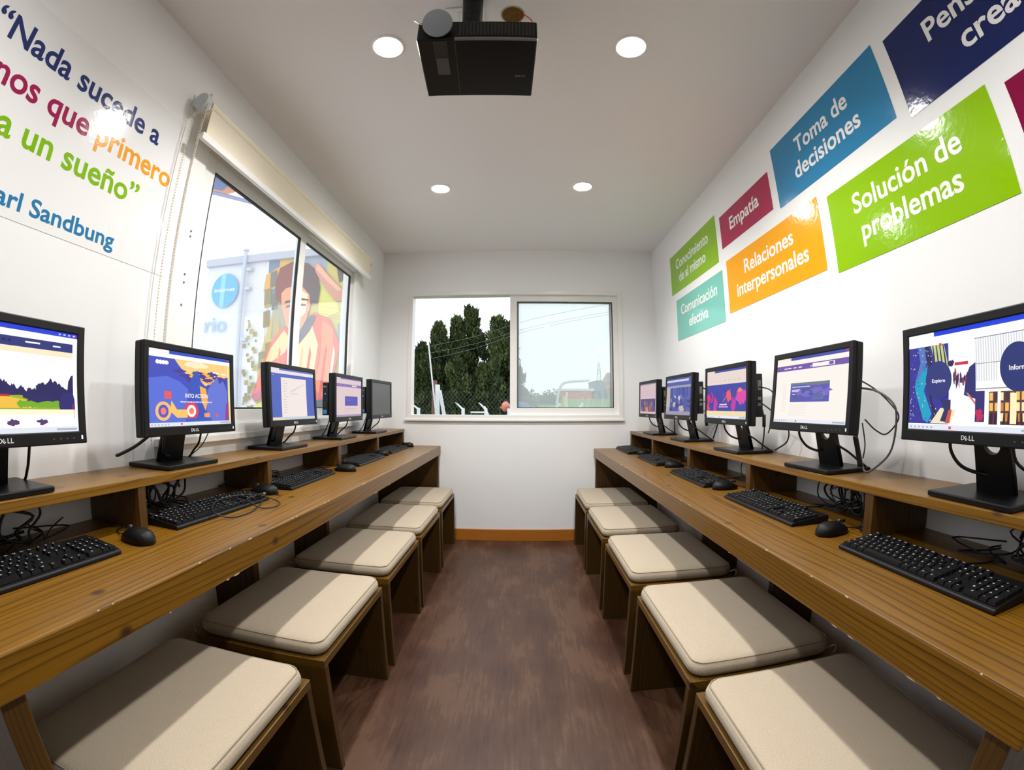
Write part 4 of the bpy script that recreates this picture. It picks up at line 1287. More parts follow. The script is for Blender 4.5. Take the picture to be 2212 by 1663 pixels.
# ================================================================== loose leads
m = MB().tube([(-0.830, 1.300, DZL + 0.004), (-0.800, 1.225, DZL + 0.004), (-0.775, 1.14, DZL + 0.004), (-0.79, 1.06, DZL + 0.005), (-0.83, 1.035, DZL + 0.022), (-0.88, 1.10, DZL + 0.029), (-0.90, 1.18, DZL + 0.030), (-0.875, 1.25, DZL + 0.029),
               (-0.83, 1.29, DZL + 0.024), (-0.765, 1.30, DZL + 0.005), (-0.745, 1.24, DZL + 0.004), (-0.775, 1.20, DZL + 0.006), (-0.825, 1.205, DZL + 0.023), (-0.84, 1.235, DZL + 0.026), (-0.835, 1.275, DZL + 0.026)], 0.0021, 7, smooth=6)
lead = empty('usb_lead', (-0.83, 1.2, DZL)); tag(lead, 'thin black lead with a bright metal plug coiled over a keyboard', 'cable')
def rel(mb, o):
    bmesh.ops.translate(mb.b, verts=list(mb.b.verts), vec=-Vector(o)); return mb
rel(m, (-0.83, 1.2, DZL)).done('cord', M_cable, lead, 3.2)
m = MB().box(-0.840, -0.829, 1.27, 1.305, DZL + 0.022, DZL + 0.030, 0.002); rel(m, (-0.83, 1.2, DZL)).done('plug_grip', M_blk, lead)
m = MB().box(-0.839, -0.831, 1.305, 1.322, DZL + 0.023, DZL + 0.029, 0.001); rel(m, (-0.83, 1.2, DZL)).done('plug', M_metal, lead)

def bundle(side, yc, span, seed, loops, label, drop=True):
    """Slack leads gathered on the desk under a monitor shelf."""
    s = -1 if side == 'L' else 1
    zd, zs = (DZL, SZL) if s < 0 else (DZR, SZR)
    r = random.Random(seed)
    t = empty('cable_bundle', (s * 1.05, yc, zd)); tag(t, label, 'cables', 'bundled leads under the monitor shelves')
    top = zs - zd - 0.034
    for k in range(loops):
        cy = r.uniform(-span, span) * 0.6
        R = r.uniform(0.038, 0.052)
        ax = r.uniform(-0.5, 0.5)
        pts = []
        for j in range(11):
            a = 2 * PI * j / 10 * 1.15 + 0.7 * k
            pts.append((s * (0.02 + 0.02 * math.sin(a * 0.5 + k) + ax * 0.02), cy + R * 1.15 * math.cos(a) + 0.003 * j * r.choice((-1, 1)), max(0.007, min(top, 0.056 + R * math.sin(a)))))
        pts.append((s * 0.07, pts[-1][1] + r.uniform(-0.08, 0.08), 0.012 + 0.006 * (k % 3)))
        pts.append((s * 0.082, pts[-1][1] + r.uniform(-0.08, 0.08), 0.008 + 0.006 * (k % 3)))
        MB().tube(pts, r.choice((0.0026, 0.0034, 0.004)), 6, smooth=4).done('cable', M_cableg if (side == 'R' and k % 4 == 1) else M_cable, t, 3.2)
    for k in range(3):
        cy = r.uniform(-span, span)
        pts = [(s * 0.075, cy, 0.010 + 0.006 * k), (s * 0.03, cy + r.uniform(-0.06, 0.06), 0.009 + 0.004 * k), (s * -0.02, cy + r.uniform(-0.1, 0.1), 0.006 + 0.003 * k), (s * 0.02, cy + r.uniform(-0.14, 0.14), 0.016 + 0.003 * k), (s * 0.07, cy + r.uniform(-0.1, 0.1), 0.03)]
        MB().tube(pts, 0.0022, 6, smooth=4).done('cable', M_cable, t, 3.2)
bundle('L', 0.50, 0.16, 1, 5, 'loose black leads in the shelf bay under the riverside photograph monitor')
bundle('L', 1.02, 0.12, 2, 7, 'thick coil of black leads hanging under the INTO ACTION monitor')
bundle('L', 1.66, 0.10, 3, 6, 'tangled leads in the shelf bay under the white document monitor')
bundle('L', 2.36, 0.10, 4, 4, 'leads in the shelf bay under the pinkish page monitor')
bundle('R', 0.48, 0.16, 5, 7, 'big tangle of leads in the bay under the Explore and Inform monitor')
bundle('R', 1.16, 0.12, 6, 8, 'coil of black and grey leads under the cream web page monitor')
bundle('R', 1.80, 0.10, 7, 5, 'leads in the shelf bay under the magenta figures monitor')
bundle('R', 2.44, 0.10, 8, 3, 'few leads in the shelf bay under the dim blue photograph monitor')
h = empty('hub', (0.975, 0.952, DZR)); tag(h, 'tiny black box with rounded corners on the desk against a shelf divider', 'hub')
MB().box(-0.03, 0.03, -0.021, 0.019, 0.001, 0.024, 0.005).done('case', M_gloss, h)
MB().box(-0.0306, -0.029, -0.012, 0.006, 0.009, 0.015).done('socket', M_metal, h)

# ================================================================== ceiling projector
px, py, pz = -0.093, 1.055, 2.102
pr = empty('projector', (px, py, pz), math.radians(3.0))
tag(pr, 'black projector hanging upside down from the ceiling on a dark pole', 'projector')
PW, PD, PH = 0.332, 0.255, 0.075
m = MB(); m.box(-PW / 2, PW / 2, -PD / 2, PD / 2, 0, PH, 0.004)
m.done('body', mat('projector_black', (6, 6, 5), 0.3, 0.3, bump=(300, 0.04, 0.0004)), pr)
xs = -PW / 2 + 0.105
MB().box(xs, PW / 2 - 0.002, -PD / 2 - 0.0012, -PD / 2 + 0.006, -0.0008, 0.006).done('trim_strip', mat('grey_trim', (108, 108, 108), 0.35), pr)
MB().box(xs - 0.001, xs + 0.001, -PD / 2 + 0.004, PD / 2 - 0.003, -0.0006, 0.001).done('seam', mat('seam_grey', (52, 50, 48), 0.5), pr)
for k in range(22):
    x0 = xs + 0.012 + k * 0.0096
    MB().box(x0, x0 + 0.0052, -PD / 2 - 0.0018, -PD / 2 + 0.002, 0.013, PH - 0.008, 0.0008).done('grille_bar', mat('grille_black', (26, 26, 26), 0.35), pr)
m = MB(); m.box(-PW / 2 + 0.045, -PW / 2 + 0.083, -PD / 2 + 0.006, -PD / 2 + 0.075, -0.0012, 0.001, 0.0005)
m.done('focus_slot', mat('slot_black', (24, 20, 19), 0.5), pr)
m = MB(); m.box(-PW / 2 + 0.046, -PW / 2 + 0.082, -PD / 2 + 0.075, -PD / 2 + 0.148, -0.0022, 0.001, 0.0008)
m.done('focus_slide', mat('slide_grey', (74, 70, 70), 0.45), pr)
Ml = Matrix.Translation((-PW / 2 + 0.058, -PD / 2 - 0.018, 0.046)) @ Matrix.Rotation(math.radians(118), 4, 'X')
MB().lathe([(0.0, -0.012), (0.030, -0.012), (0.030, 0.004)], Ml, 28).done('lens_barrel', M_blk2, pr, 0.6)
MB().lathe([(0.0, 0.013), (0.036, 0.0125), (0.0412, 0.010), (0.042, 0.004), (0.041, 0.001), (0.0, 0.001)], Ml, 36).done('lens_cap', mat('grey_lens_cap', (140, 148, 153), 0.5, bump=(200, 0.05, 0.0004)), pr, 0.6)
MB().tube([(-PW / 2 + 0.012, -PD / 2 - 0.002, 0.062), (-PW / 2 - 0.002, -PD / 2 - 0.006, 0.07), (-PW / 2 - 0.012, -PD / 2 - 0.008, 0.078)], 0.0016, 6).done('cap_tether', M_metal, pr, 3.2)
MB().tube([(-0.061 + 0.014 * math.cos(PI * k / 8), PD / 2 + 0.002 + 0.011 * math.sin(PI * k / 8), 0.016) for k in range(9)], 0.0016, 6, smooth=2).done('lock_ring', M_metal, pr, 3.2)
m = MB(); logo(m, (PW / 2 - 0.055, PD / 2 - 0.102, -0.0006), (1, 0, 0), (0, 1, 0), 0.031, 0.0085)
o = m.done('logo', mat('dull_silver_print', (120, 118, 116), 0.4), pr)
m = MB()
prof = []
z = PH - 0.002
while z < H - pz - 0.001:
    prof += [(0.030, z), (0.033, z + 0.004), (0.030, z + 0.009)]
    z += 0.0105
prof.append((0.030, H - pz - 0.0005))
m.lathe([(0, PH - 0.002)] + prof + [(0, H - pz - 0.0005)], Matrix.Translation((-0.026, -0.02, 0)), 24)
m.done('mounting_pole', M_blk2, pr, 0.8)
m = MB(); m.cyl((-0.075, 0.0, PH - 0.002), (-0.075, 0.0, PH + 0.03), 0.016, n=16)
m.done('knob', M_blk2, pr)
pl = empty('ceiling_socket_plate', (-0.152, 1.108, H)); tag(pl, 'square white blank plate on the ceiling behind the projector pole', 'plate')
MB().box(-0.065, 0.065, -0.04, 0.04, -0.006, 0.0, 0.002).done('plate', M_white, pl)
MB().box(-0.026, 0.026, -0.022, 0.018, -0.0075, -0.006, 0.0005).done('socket_cover', mat('off_white_socket', (226, 224, 218), 0.4), pl)
ho = empty('ceiling_hole', (0.008, 1.112, H)); tag(ho, 'open round hole in the ceiling with two thin red wires beside the projector', 'hole')
MB().lathe([(0.0, -0.0008), (0.036, -0.0008), (0.036, -0.0002)], n=28).done('opening', mat('raw_board_hole', (112, 84, 40), 0.9, 0.1, var=(60, 0.5)), ho)
MB().lathe([(0.036, -0.0002), (0.036, -0.0018), (0.040, -0.0016), (0.040, -0.0002)], n=28).done('rim', mat('hole_rim', (176, 160, 128), 0.8), ho)
Mr = mat('red_wire', (196, 40, 44), 0.45)
MB().tube([(0.018, 0.0, -0.001), (0.024, 0.012, -0.012), (0.026, 0.03, -0.02), (0.024, 0.06, -0.03)], 0.0016, 6).done('wire', Mr, ho, 3.2)
MB().tube([(0.028, 0.0, -0.001), (0.046, 0.002, -0.006), (0.062, 0.016, -0.012), (0.064, 0.034, -0.018), (0.05, 0.06, -0.03)], 0.0016, 6).done('wire', Mr, ho, 3.2)

# ================================================================== outside
GZ = -0.35
struct(MB().box(-60, 60, D + T + 0.02, 140, GZ - 0.5, GZ).done('ground', mat('damp_grass', (96, 112, 78), 0.95, 0.2, var=(1.5, 0.35))))

# ---- neighbouring cabin with a painted end, seen through the side window
CY = 4.75
cb = empty('painted_container', (-2.9, CY, GZ))
tag(cb, 'pale grey neighbouring container with a big painted mural and a blue disc', 'container')
def cx_(x): return x + 2.9
def cz_(z): return z - GZ
CTOP = 3.0
m = MB(); m.box(cx_(-4.14), cx_(-1.62), 0.03, 0.7, 0.0, cz_(CTOP) - 0.01)
m.done('shell', mat('container_paint', (214, 216, 222), 0.6, bump=(20, 0.1, 0.002)), cb)
Mcor = mat('container_ribs', (224, 226, 232), 0.55)
for k in range(6):
    x = -4.06 + k * 0.098
    MB().prism([(0, 0), (0.05, 0), (0.04, 0.022), (0.01, 0.022)], cz_(CTOP) - 0.25, (cx_(x), 0.03, 0.13), (1, 0, 0), (0, -1, 0)).done('rib', Mcor, cb)
m = MB(); m.box(cx_(-4.14), cx_(-1.62), -0.03, 0.04, cz_(CTOP) - 0.10, cz_(CTOP), 0.006)
m.done('top_rail', mat('container_rail', (176, 178, 192), 0.5), cb)
m = MB(); m.cyl((cx_(-3.47), -0.045, 0.1), (cx_(-3.47), -0.045, cz_(3.06)), 0.026, n=12); m.cyl((cx_(-3.47), -0.045, cz_(3.05)), (cx_(-3.47), -0.045, cz_(3.07)), 0.04, n=12)
m.done('lock_rod', mat('rod_paint', (186, 190, 206), 0.45), cb)
for z in (2.55, 2.8, 1.9):
    MB().box(cx_(-3.44), cx_(-3.36), -0.05, 0.02, cz_(z) - 0.02, cz_(z) + 0.02, 0.004).done('rod_bracket', mat('rod_paint', (186, 190, 206), 0.45), cb)
class Paint(Pic):
    pass
def paint(name, items, y=-0.0, dy=0.0006):
    mb = MB(); mats = []; idx = {}
    for i, (rgb, pts) in enumerate(items):
        if rgb not in idx:
            idx[rgb] = len(mats); mats.append(mat('mural_%02x%02x%02x' % rgb, rgb, 0.6))
        t = bmesh.new()
        vs = [t.verts.new((cx_(a), y - dy * i, cz_(b_))) for a, b_ in pts]
        f = t.faces.new(vs); f.normal_update()
        if f.normal.y > 0: f.normal_flip()
        f.material_index = idx[rgb]
        bmesh.ops.triangulate(t, faces=list(t.faces))
        me = bpy.data.meshes.new('tmp'); t.to_mesh(me); t.free(); mb.b.from_mesh(me); bpy.data.meshes.remove(me)
    return mb, mats
def pc(cx, cz, rx, rz, n=28): return [(cx + rx * math.cos(2 * PI * k / n), cz + rz * math.sin(2 * PI * k / n)) for k in range(n)]
mb, ms = paint('d', [((84, 168, 220), pc(-3.79, 2.56, 0.22, 0.225)), ((128, 196, 236), [(-3.86, 2.36), (-3.79, 2.335), (-3.79, 2.785), (-3.86, 2.765)])])
text_fit(mb, 'internet', (cx_(-3.96), -0.002, cz_(2.545)), (1, 0, 0), (0, 0, 1), 0.34, 0.05, 0.012, 0, len(ms)); ms.append(mat('mural_white', (236, 242, 248), 0.6))
mb.done('blue_disc', ms, cb)
mb = MB()
text_fit(mb, 'rio', (cx_(-4.08), -0.001, cz_(2.02)), (1, 0, 0), (0, 0, 1), 0.36, 0.20, 0.012)
mb.done('lettering', mat('pale_blue_letters', (150, 178, 214), 0.6), cb)
# mural: squares at the left, a dark haired figure in an orange shirt with a raised arm
I = []
I.append(((232, 234, 238), [(-3.44, 0.6), (-3.12, 0.6), (-3.12, 2.9), (-3.44, 2.9)]))
I.append(((196, 178, 92), [(-3.21, 0.6), (-1.63, 0.6), (-1.63, 2.9), (-3.14, 2.9), (-3.0, 2.3), (-3.2, 1.6)]))
I.append(((214, 212, 214), [(-3.44, 2.2), (-3.1, 2.2), (-3.16, 2.9), (-3.44, 2.9)]))
I.append(((104, 122, 146), [(-3.14, 2.9), (-2.97, 2.9), (-2.98, 2.4), (-3.1, 2.3)]))
I.append(((222, 170, 70), [(-2.97, 2.9), (-2.82, 2.9), (-2.82, 2.4), (-2.97, 2.4)]))
I.append(((150, 160, 170), [(-2.64, 2.9), (-2.3, 2.9), (-2.3, 2.55), (-2.64, 2.5)]))
I.append(((216, 160, 64), [(-3.16, 2.72), (-2.96, 2.82), (-2.86, 2.72), (-2.94, 2.55), (-3.18, 2.5)]))
I.append(((212, 206, 96), [(-2.42, 2.75), (-2.2, 2.55), (-2.1, 2.2), (-2.36, 2.1)]))
I.append(((226, 190, 60), [(-1.98, 2.88), (-1.63, 2.9), (-1.63, 2.3), (-2.0, 2.4)]))
I.append(((92, 64, 52), [(-2.20, 2.88), (-1.98, 2.88), (-1.98, 2.62), (-2.12, 2.55)]))
I.append(((156, 148, 116), [(-3.0, 2.33), (-2.5, 2.33), (-2.5, 1.9), (-3.02, 1.9)]))
r = random.Random(31)
for k in range(10):
    x, z = r.uniform(-3.18, -2.9), r.uniform(1.4, 2.6)
    I.append((r.choice([(170, 150, 80), (110, 104, 92), (206, 196, 110), (140, 120, 70)]), [(x, z), (x + 0.09, z + 0.02), (x + 0.08, z + 0.22), (x - 0.01, z + 0.2)]))
for k in range(9):
    x, z = r.uniform(-2.1, -1.65), r.uniform(0.8, 2.2)
    I.append((r.choice([(150, 160, 150), (200, 170, 90), (220, 196, 120), (120, 140, 160)]), [(x, z), (x + 0.14, z + 0.02), (x + 0.12, z + 0.26), (x - 0.02, z + 0.22)]))
I.append(((126, 56, 44), [(-3.0, 2.6), (-2.95, 2.79), (-2.78, 2.86), (-2.55, 2.82), (-2.42, 2.70), (-2.36, 2.5), (-2.40, 2.32), (-2.5, 2.3), (-2.86, 2.3), (-2.98, 2.4)]))
I.append(((84, 60, 60), [(-2.62, 2.84), (-2.45, 2.74), (-2.36, 2.5), (-2.38, 2.30), (-2.5, 2.32), (-2.58, 2.5)]))
I.append(((226, 150, 110), [(-2.90, 2.46), (-2.84, 2.52), (-2.64, 2.56), (-2.5, 2.42), (-2.48, 2.28), (-2.52, 2.12), (-2.60, 1.98), (-2.70, 1.94), (-2.8, 2.06), (-2.88, 2.28)]))
I.append(((250, 214, 180), [(-2.64, 2.5), (-2.52, 2.42), (-2.54, 2.2), (-2.63, 2.12)]))
I.append(((70, 44, 44), [(-2.62, 2.36), (-2.50, 2.345), (-2.50, 2.36), (-2.6, 2.385)])); I.append(((70, 44, 44), [(-2.84, 2.33), (-2.72, 2.345), (-2.74, 2.37), (-2.83, 2.36)]))
I.append(((60, 44, 56), [(-2.62, 2.29), (-2.54, 2.285), (-2.54, 2.305), (-2.61, 2.315)])); I.append(((60, 44, 56), [(-2.82, 2.275), (-2.74, 2.285), (-2.75, 2.31), (-2.81, 2.30)]))
I.append(((196, 84, 74), [(-2.76, 2.08), (-2.62, 2.09), (-2.62, 2.06), (-2.70, 2.035)]))
I.append(((204, 140, 120), [(-2.47, 2.80), (-2.40, 2.81), (-2.24, 2.62), (-2.05, 2.44), (-2.0, 2.32), (-2.14, 2.32), (-2.3, 2.50), (-2.44, 2.70)]))
I.append(((232, 168, 140), [(-2.42, 2.80), (-2.24, 2.62), (-2.07, 2.46), (-2.12, 2.44), (-2.28, 2.58), (-2.44, 2.74)]))
I.append(((226, 92, 66), [(-2.84, 2.04), (-3.0, 1.86), (-3.14, 1.5), (-3.26, 1.20), (-3.1, 1.28), (-2.9, 1.5), (-2.8, 1.1), (-2.1, 1.1), (-2.12, 1.5), (-2.06, 1.8), (-2.2, 2.1), (-2.42, 2.2), (-2.62, 1.95)]))
I.append(((255, 196, 130), [(-2.82, 2.0), (-3.0, 1.78), (-3.1, 1.52), (-2.98, 1.62), (-2.80, 1.72), (-2.7, 1.86)]))
I.append(((255, 214, 150), [(-2.62, 1.9), (-2.44, 2.06), (-2.34, 1.8), (-2.40, 1.3), (-2.58, 1.2), (-2.7, 1.5)]))
I.append(((244, 130, 80), [(-2.30, 2.1), (-2.16, 2.0), (-2.12, 1.6), (-2.26, 1.2), (-2.38, 1.3), (-2.3, 1.7)]))
for k in range(8):
    x = -2.95 + k * 0.105
    I.append((r.choice([(214, 60, 60), (255, 180, 110), (236, 110, 60), (255, 226, 190)]), [(x, 1.15), (x + 0.03, 1.15), (x + 0.10, 1.75 - 0.05 * (k % 3)), (x + 0.08, 1.8)]))
I.append(((92, 84, 96), [(-2.64, 1.93), (-2.46, 2.17), (-2.38, 2.15), (-2.46, 1.98), (-2.6, 1.82)]))
I.append(((190, 80, 110), [(-3.26, 1.20), (-3.12, 1.28), (-2.98, 1.42), (-3.0, 1.28), (-3.2, 1.12)]))
I.append(((206, 200, 100), [(-3.2, 0.6), (-2.6, 0.6), (-2.6, 1.08), (-3.0, 1.16), (-3.2, 1.1)]))
I.append(((60, 66, 80), [(-2.35, 1.16), (-2.0, 1.2), (-1.7, 1.1), (-1.7, 0.98), (-2.35, 1.0)]))
for k in range(34):
    x, z = -3.42 + r.uniform(0, 0.22), 0.95 + 0.035 * k
    a = r.uniform(0.012, 0.035)
    I.append((r.choice([(150, 132, 62), (164, 146, 76), (136, 122, 58)]), [(x, z), (x + 2 * a, z), (x + 2 * a, z + 2 * a), (x, z + 2 * a)]))
mb, ms = paint('mural', I, 0.024, 0.0006)
mb.done('mural', ms, cb)
# small awning over the side window outside
aw = empty('awning', (-2.4, 2.9, 2.75)); tag(aw, 'orange and blue awning corner on a grey bar outside the side window', 'awning')
MB().prism([(-0.45, -0.6), (0.25, -0.6), (0.25, 0.05), (-0.1, 0.10), (-0.45, 0.02)], 0.015, (0, 0, 0.16), (1, 0, 0), (0, 1, 0)).done('canopy', mat('awning_orange', (232, 150, 104), 0.7), aw)
MB().prism([(-0.3, -0.2), (0.0, -0.3), (0.1, -0.1), (-0.1, 0.02)], 0.004, (0, 0, 0.155), (1, 0, 0), (0, 1, 0)).done('blue_patch', mat('awning_blue', (92, 116, 176), 0.7), aw)
MB().cyl((-0.12, -0.25, 0.05), (0.42, 0.45, 0.05), 0.017, n=10).cyl((0.42, 0.45, 0.05), (1.152, 0.45, 0.05), 0.017, n=10).cyl((-0.1, -0.2, 0.05), (-0.1, -0.2, 0.165), 0.012, n=8).done('bar', mat('awning_bar', (138, 150, 190), 0.5), aw)

# ---- trees beyond the fence
M_leaf = [mat('conifer_green_%d' % k, c, 0.8, 0.2) for k, c in enumerate([(68, 80, 42), (50, 62, 35), (88, 98, 56), (38, 48, 30)])]
M_bark = mat('brown_bark', (92, 66, 52), 0.9, 0.2, var=(8, 0.3))
def conifer(x, y, h, w, seed, label, base=0.25, n=2600):
    r = random.Random(seed)
    t = empty('conifer_tree', (x, y, GZ)); tag(t, label, 'tree', 'dark conifers beyond the fence')
    V, F, MI = [], [], []
    lobes = []
    for k in range(int(34 + h * 5)):
        f = r.random() ** 0.8
        z = h * (base + (0.98 - base) * f)
        rad = w * (1 - f ** 1.6) * 0.75 + 0.08 * w
        a = r.uniform(0, 2 * PI)
        lobes.append((rad * math.cos(a) * r.uniform(0.3, 1), rad * math.sin(a) * r.uniform(0.3, 1), z, r.uniform(0.17, 0.34) * w * (1.15 - 0.7 * f)))
    for k in range(12):
        f = k / 11
        lobes.append((r.uniform(-0.06, 0.06) * w, r.uniform(-0.06, 0.06) * w, h * (base + (0.97 - base) * f), w * (0.07 + 0.30 * (1 - f) ** 0.8)))
    for (lx, ly, lz, lr) in lobes:
        m_ = r.choice((0, 0, 1, 1, 2, 3))
        cnt = int(n / len(lobes) * (0.5 + lr / (0.28 * w)))
        for k in range(cnt):
            while True:
                p = Vector((r.uniform(-1, 1), r.uniform(-1, 1), r.uniform(-1, 1)))
                if 0.15 < p.length < 1: break
            p = Vector((lx + p.x * lr, ly + p.y * lr, lz + p.z * lr * 1.5))
            d = Vector((r.uniform(-0.5, 0.5), r.uniform(-0.5, 0.5), r.uniform(0.3, 1.0))).normalized()
            s_ = r.uniform(0.045, 0.11) * (0.6 + 0.12 * h)
            q = d.cross(Vector((r.uniform(-1, 1), r.uniform(-1, 1), r.uniform(-1, 1)))).normalized() * s_ * 0.36
            i = len(V)
            V += [p - q, p + q, p + d * s_ * 1.5]
            F.append((i, i + 1, i + 2)); MI.append(m_ if r.random() < 0.7 else r.choice((0, 1, 2, 3)))
    me = bpy.data.meshes.new('crown'); me.from_pydata([tuple(v) for v in V], [], F)
    for mm in M_leaf: me.materials.append(mm)
    me.polygons.foreach_set('material_index', MI)
    link('crown', me, t)
    MB().cyl((0, 0, -0.1), (0, 0, h * 0.7), 0.05 * w + 0.06, 0.02, n=9).done('trunk', M_bark, t)
conifer(-2.86, 12.4, 3.20, 0.95, 1, 'narrow conifer at the left edge of the end window view', base=0.12, n=6000)
conifer(-2.48, 12.9, 3.90, 1.05, 2, 'conifer whose tip stands left of the two highest ones', base=0.12, n=7500)
conifer(-1.96, 13.1, 4.08, 1.05, 9, 'conifer with the second highest tip, just left of the tallest', base=0.12, n=7500)
conifer(-1.56, 13.5, 4.50, 1.10, 3, 'tallest conifer peak in the middle of the end window view', base=0.12, n=8500)
conifer(-1.80, 11.8, 2.6, 1.10, 4, 'low bushy conifer in front of the tallest one', base=0.08, n=7500)
conifer(-0.70, 13.0, 4.05, 1.15, 5, 'broad conifer left of the window mullion', base=0.12, n=9000)
conifer(-0.36, 13.4, 4.00, 0.80, 10, 'conifer hidden for the most part by the window mullion', base=0.12, n=6000)
conifer(-0.90, 11.8, 2.55, 1.20, 6, 'low wide conifer above the chain link fence', base=0.06, n=8000)
conifer(-0.06, 12.8, 2.55, 0.50, 7, 'conifer showing pale through the dusty right pane', base=0.3, n=3500)
conifer(-2.55, 11.8, 1.85, 0.75, 8, 'small rounded conifer low behind the leaning pole', base=0.1, n=4000)

# ---- utility pole, leaning pole and overhead wires
up = empty('utility_pole', (-2.02, 10.2, GZ)); tag(up, 'thick brown wooden pole stump beside the white leaning pole', 'pole')
MB().cyl((0, 0, 0), (0.0, 0, 2.05), 0.075, 0.06, n=12).done('pole', mat('red_brown_pole', (120, 84, 76), 0.85, var=(6, 0.3)), up)
MB().box(0.02, 0.085, -0.09, -0.02, 1.0, 1.95, 0.01).done('bleached_side', mat('bleached_wood', (188, 176, 170), 0.8), up)
lp = empty('leaning_pole', (-1.82, 9.8, GZ)); tag(lp, 'slim white pole leaning over the fence in front of the conifers', 'pole')
MB().tube([(0.0, 0, 0.0), (-0.06, 0, 1.0), (-0.16, 0, 1.9), (-0.26, 0, 2.75), (-0.28, 0, 2.9)], 0.017, 8).done('pole', mat('white_pole', (226, 226, 228), 0.5), lp, 3.2)
for k, (za, zb) in enumerate(((2.46, 2.95), (2.30, 2.78), (2.16, 2.72))):
    w_ = MB().tube([(-2.08, 9.8, za), (-1.0, 9.6, (za + zb) / 2 - 0.06), (0.6, 9.4, zb + 0.12), (4.0, 9.0, zb + 0.7)], 0.0035, 5)
    o = w_.done('overhead_wire', mat('wire_grey', (120, 124, 130), 0.5)); tag(o, 'overhead wire crossing the conifers, %s of three' % ('highest', 'middle', 'lowest')[k], 'wire', 'overhead wires')

# ---- chain link fence with cranked white concrete posts
FYV = 8.0
fe = empty('chain_link_fence', (-0.4, FYV, GZ)); tag(fe, 'chain link fence with white cranked concrete posts outside the end window', 'fence')
M_conc = mat('white_concrete', (236, 238, 240), 0.8)
def fx(x): return x + 0.4
for x, tip in ((-1.88, -0.16), (-1.04, -0.13), (-0.62, -0.12), (-0.20, 0.0), (0.64, 0.1), (1.08, 0.08), (1.9, 0.12)):
    zt = 1.06 - GZ
    m = MB(); m.box(fx(x) - 0.028, fx(x) + 0.028, -0.028, 0.028, 0, zt, 0.006)
    if tip:
        m.prism([(-0.026, 0), (0.026, 0), (0.026 + tip, 0.11), (-0.020 + tip, 0.13)], 0.05, (fx(x), 0.025, zt - 0.02), (1, 0, 0), (0, 0, 1))
    m.done('post', M_conc, fe)
m = MB(); m.box(fx(-1.535) - 0.035, fx(-1.535) + 0.035, 0.06, 0.13, 0, 1.50 - GZ, 0.006)
m.prism([(-0.03, 0), (0.03, 0), (0.30, -1.4), (0.24, -1.4)], 0.05, (fx(-1.5), 0.12, 1.4 - GZ), (1, 0, 0), (0, 0, 1))
m.done('braced_post', M_conc, fe)
m = MB(); m.box(fx(-0.90), fx(-0.62), -0.03, 0.02, 0.975 - GZ, 1.003 - GZ, 0.004); m.prism([(-0.02, 0), (0.02, 0), (0.10, -0.18), (0.06, -0.18)], 0.03, (fx(-0.65), 0.02, 1.10 - GZ), (1, 0, 0), (0, 0, 1))
m.done('low_rail', M_conc, fe)
V, F = [], []
w_ = 0.001
zb_, zt_ = 0.55 - GZ, 1.38 - GZ
st_ = 0.072
x = -2.6
while x < 2.6:
    for sgn in (1, -1):
        a = Vector((fx(x), 0.045, zb_)); b_ = Vector((fx(x + sgn * (zt_ - zb_) * 0.8), 0.045, zt_))
        d = (b_ - a).normalized(); q = Vector((d.z, 0, -d.x)) * w_; k = Vector((0, w_, 0))
        i = len(V)
        V += [a - q, a + q, a + k, b_ - q, b_ + q, b_ + k]
        F += [(i, i + 1, i + 4, i + 3), (i + 1, i + 2, i + 5, i + 4), (i + 2, i, i + 3, i + 5)]
    x += st_
me = bpy.data.meshes.new('wire_mesh'); me.from_pydata([tuple(v) for v in V], [], F); me.materials.append(mat('galvanised_wire', (112, 118, 112), 0.5))
o = link('wire_mesh', me, fe); o['kind'] = 'stuff'

# ---- far buildings and the slope
def house(name, x, y, w, d, h, wall, roof, label, gable=0.5, wins=2, flat=False):
    t = empty(name, (x, y, gz(y) if x > 0 else GZ)); tag(t, label, 'building', 'buildings beyond the fence')
    MB().box(-w / 2, w / 2, 0, d, 0, h).done('wall', mat('wall_%02x%02x%02x' % wall, wall, 0.85, var=(3, 0.12)), t)
    Mr_ = mat('roof_%02x%02x%02x' % roof, roof, 0.8)
    if flat:
        MB().box(-w / 2 - 0.1, w / 2 + 0.1, -0.1, d + 0.1, h, h + 0.12).done('roof', Mr_, t)
    else:
        MB().prism([(-0.2, 0), (d + 0.2, 0), (d / 2, gable)], (w + 0.3), (-w / 2 - 0.15, 0, h), (0, 1, 0), (0, 0, 1)).done('roof', Mr_, t)
    for k in range(wins):
        xx = -w / 2 + w * (k + 0.5) / wins
        o_ = MB().box(xx - 0.2, xx + 0.2, -0.03, 0.02, h * 0.4, h * 0.75).done('window', mat('dark_window', (74, 84, 100), 0.3), t)
sl_ = struct(MB().prism([(9.0, 0), (60, 0), (60, 2.9), (32, 2.2), (24, 1.78), (17, 1.42), (13, 1.28), (10.5, 0.6)], 40, (0.75, 0, GZ), (0, 1, 0), (0, 0, 1)).done('grass_slope', mat('bright_grass', (112, 150, 74), 0.95, 0.2, var=(0.9, 0.45))))
def gz(y): return GZ + (1.42 + (1.78 - 1.42) * (y - 17) / 7 if y < 24 else 1.78 + 0.42 * (y - 24) / 8) - 0.03
house('brick_house', -6.95, 26, 4.0, 5, 2.0, (190, 150, 140), (158, 110, 104), 'low reddish roofed house behind the conifers at the window edge', 0.7)
house('red_shed', 3.15, 25, 1.9, 2, 0.5, (222, 84, 62), (236, 236, 240), 'low red and white shed seen through the dusty pane', 0.0, 0, True)
hw_ = empty('grey_house', (4.78, 25.5, gz(25.5))); tag(hw_, 'grey gabled hut beside the red shed', 'building', 'buildings beyond the fence')
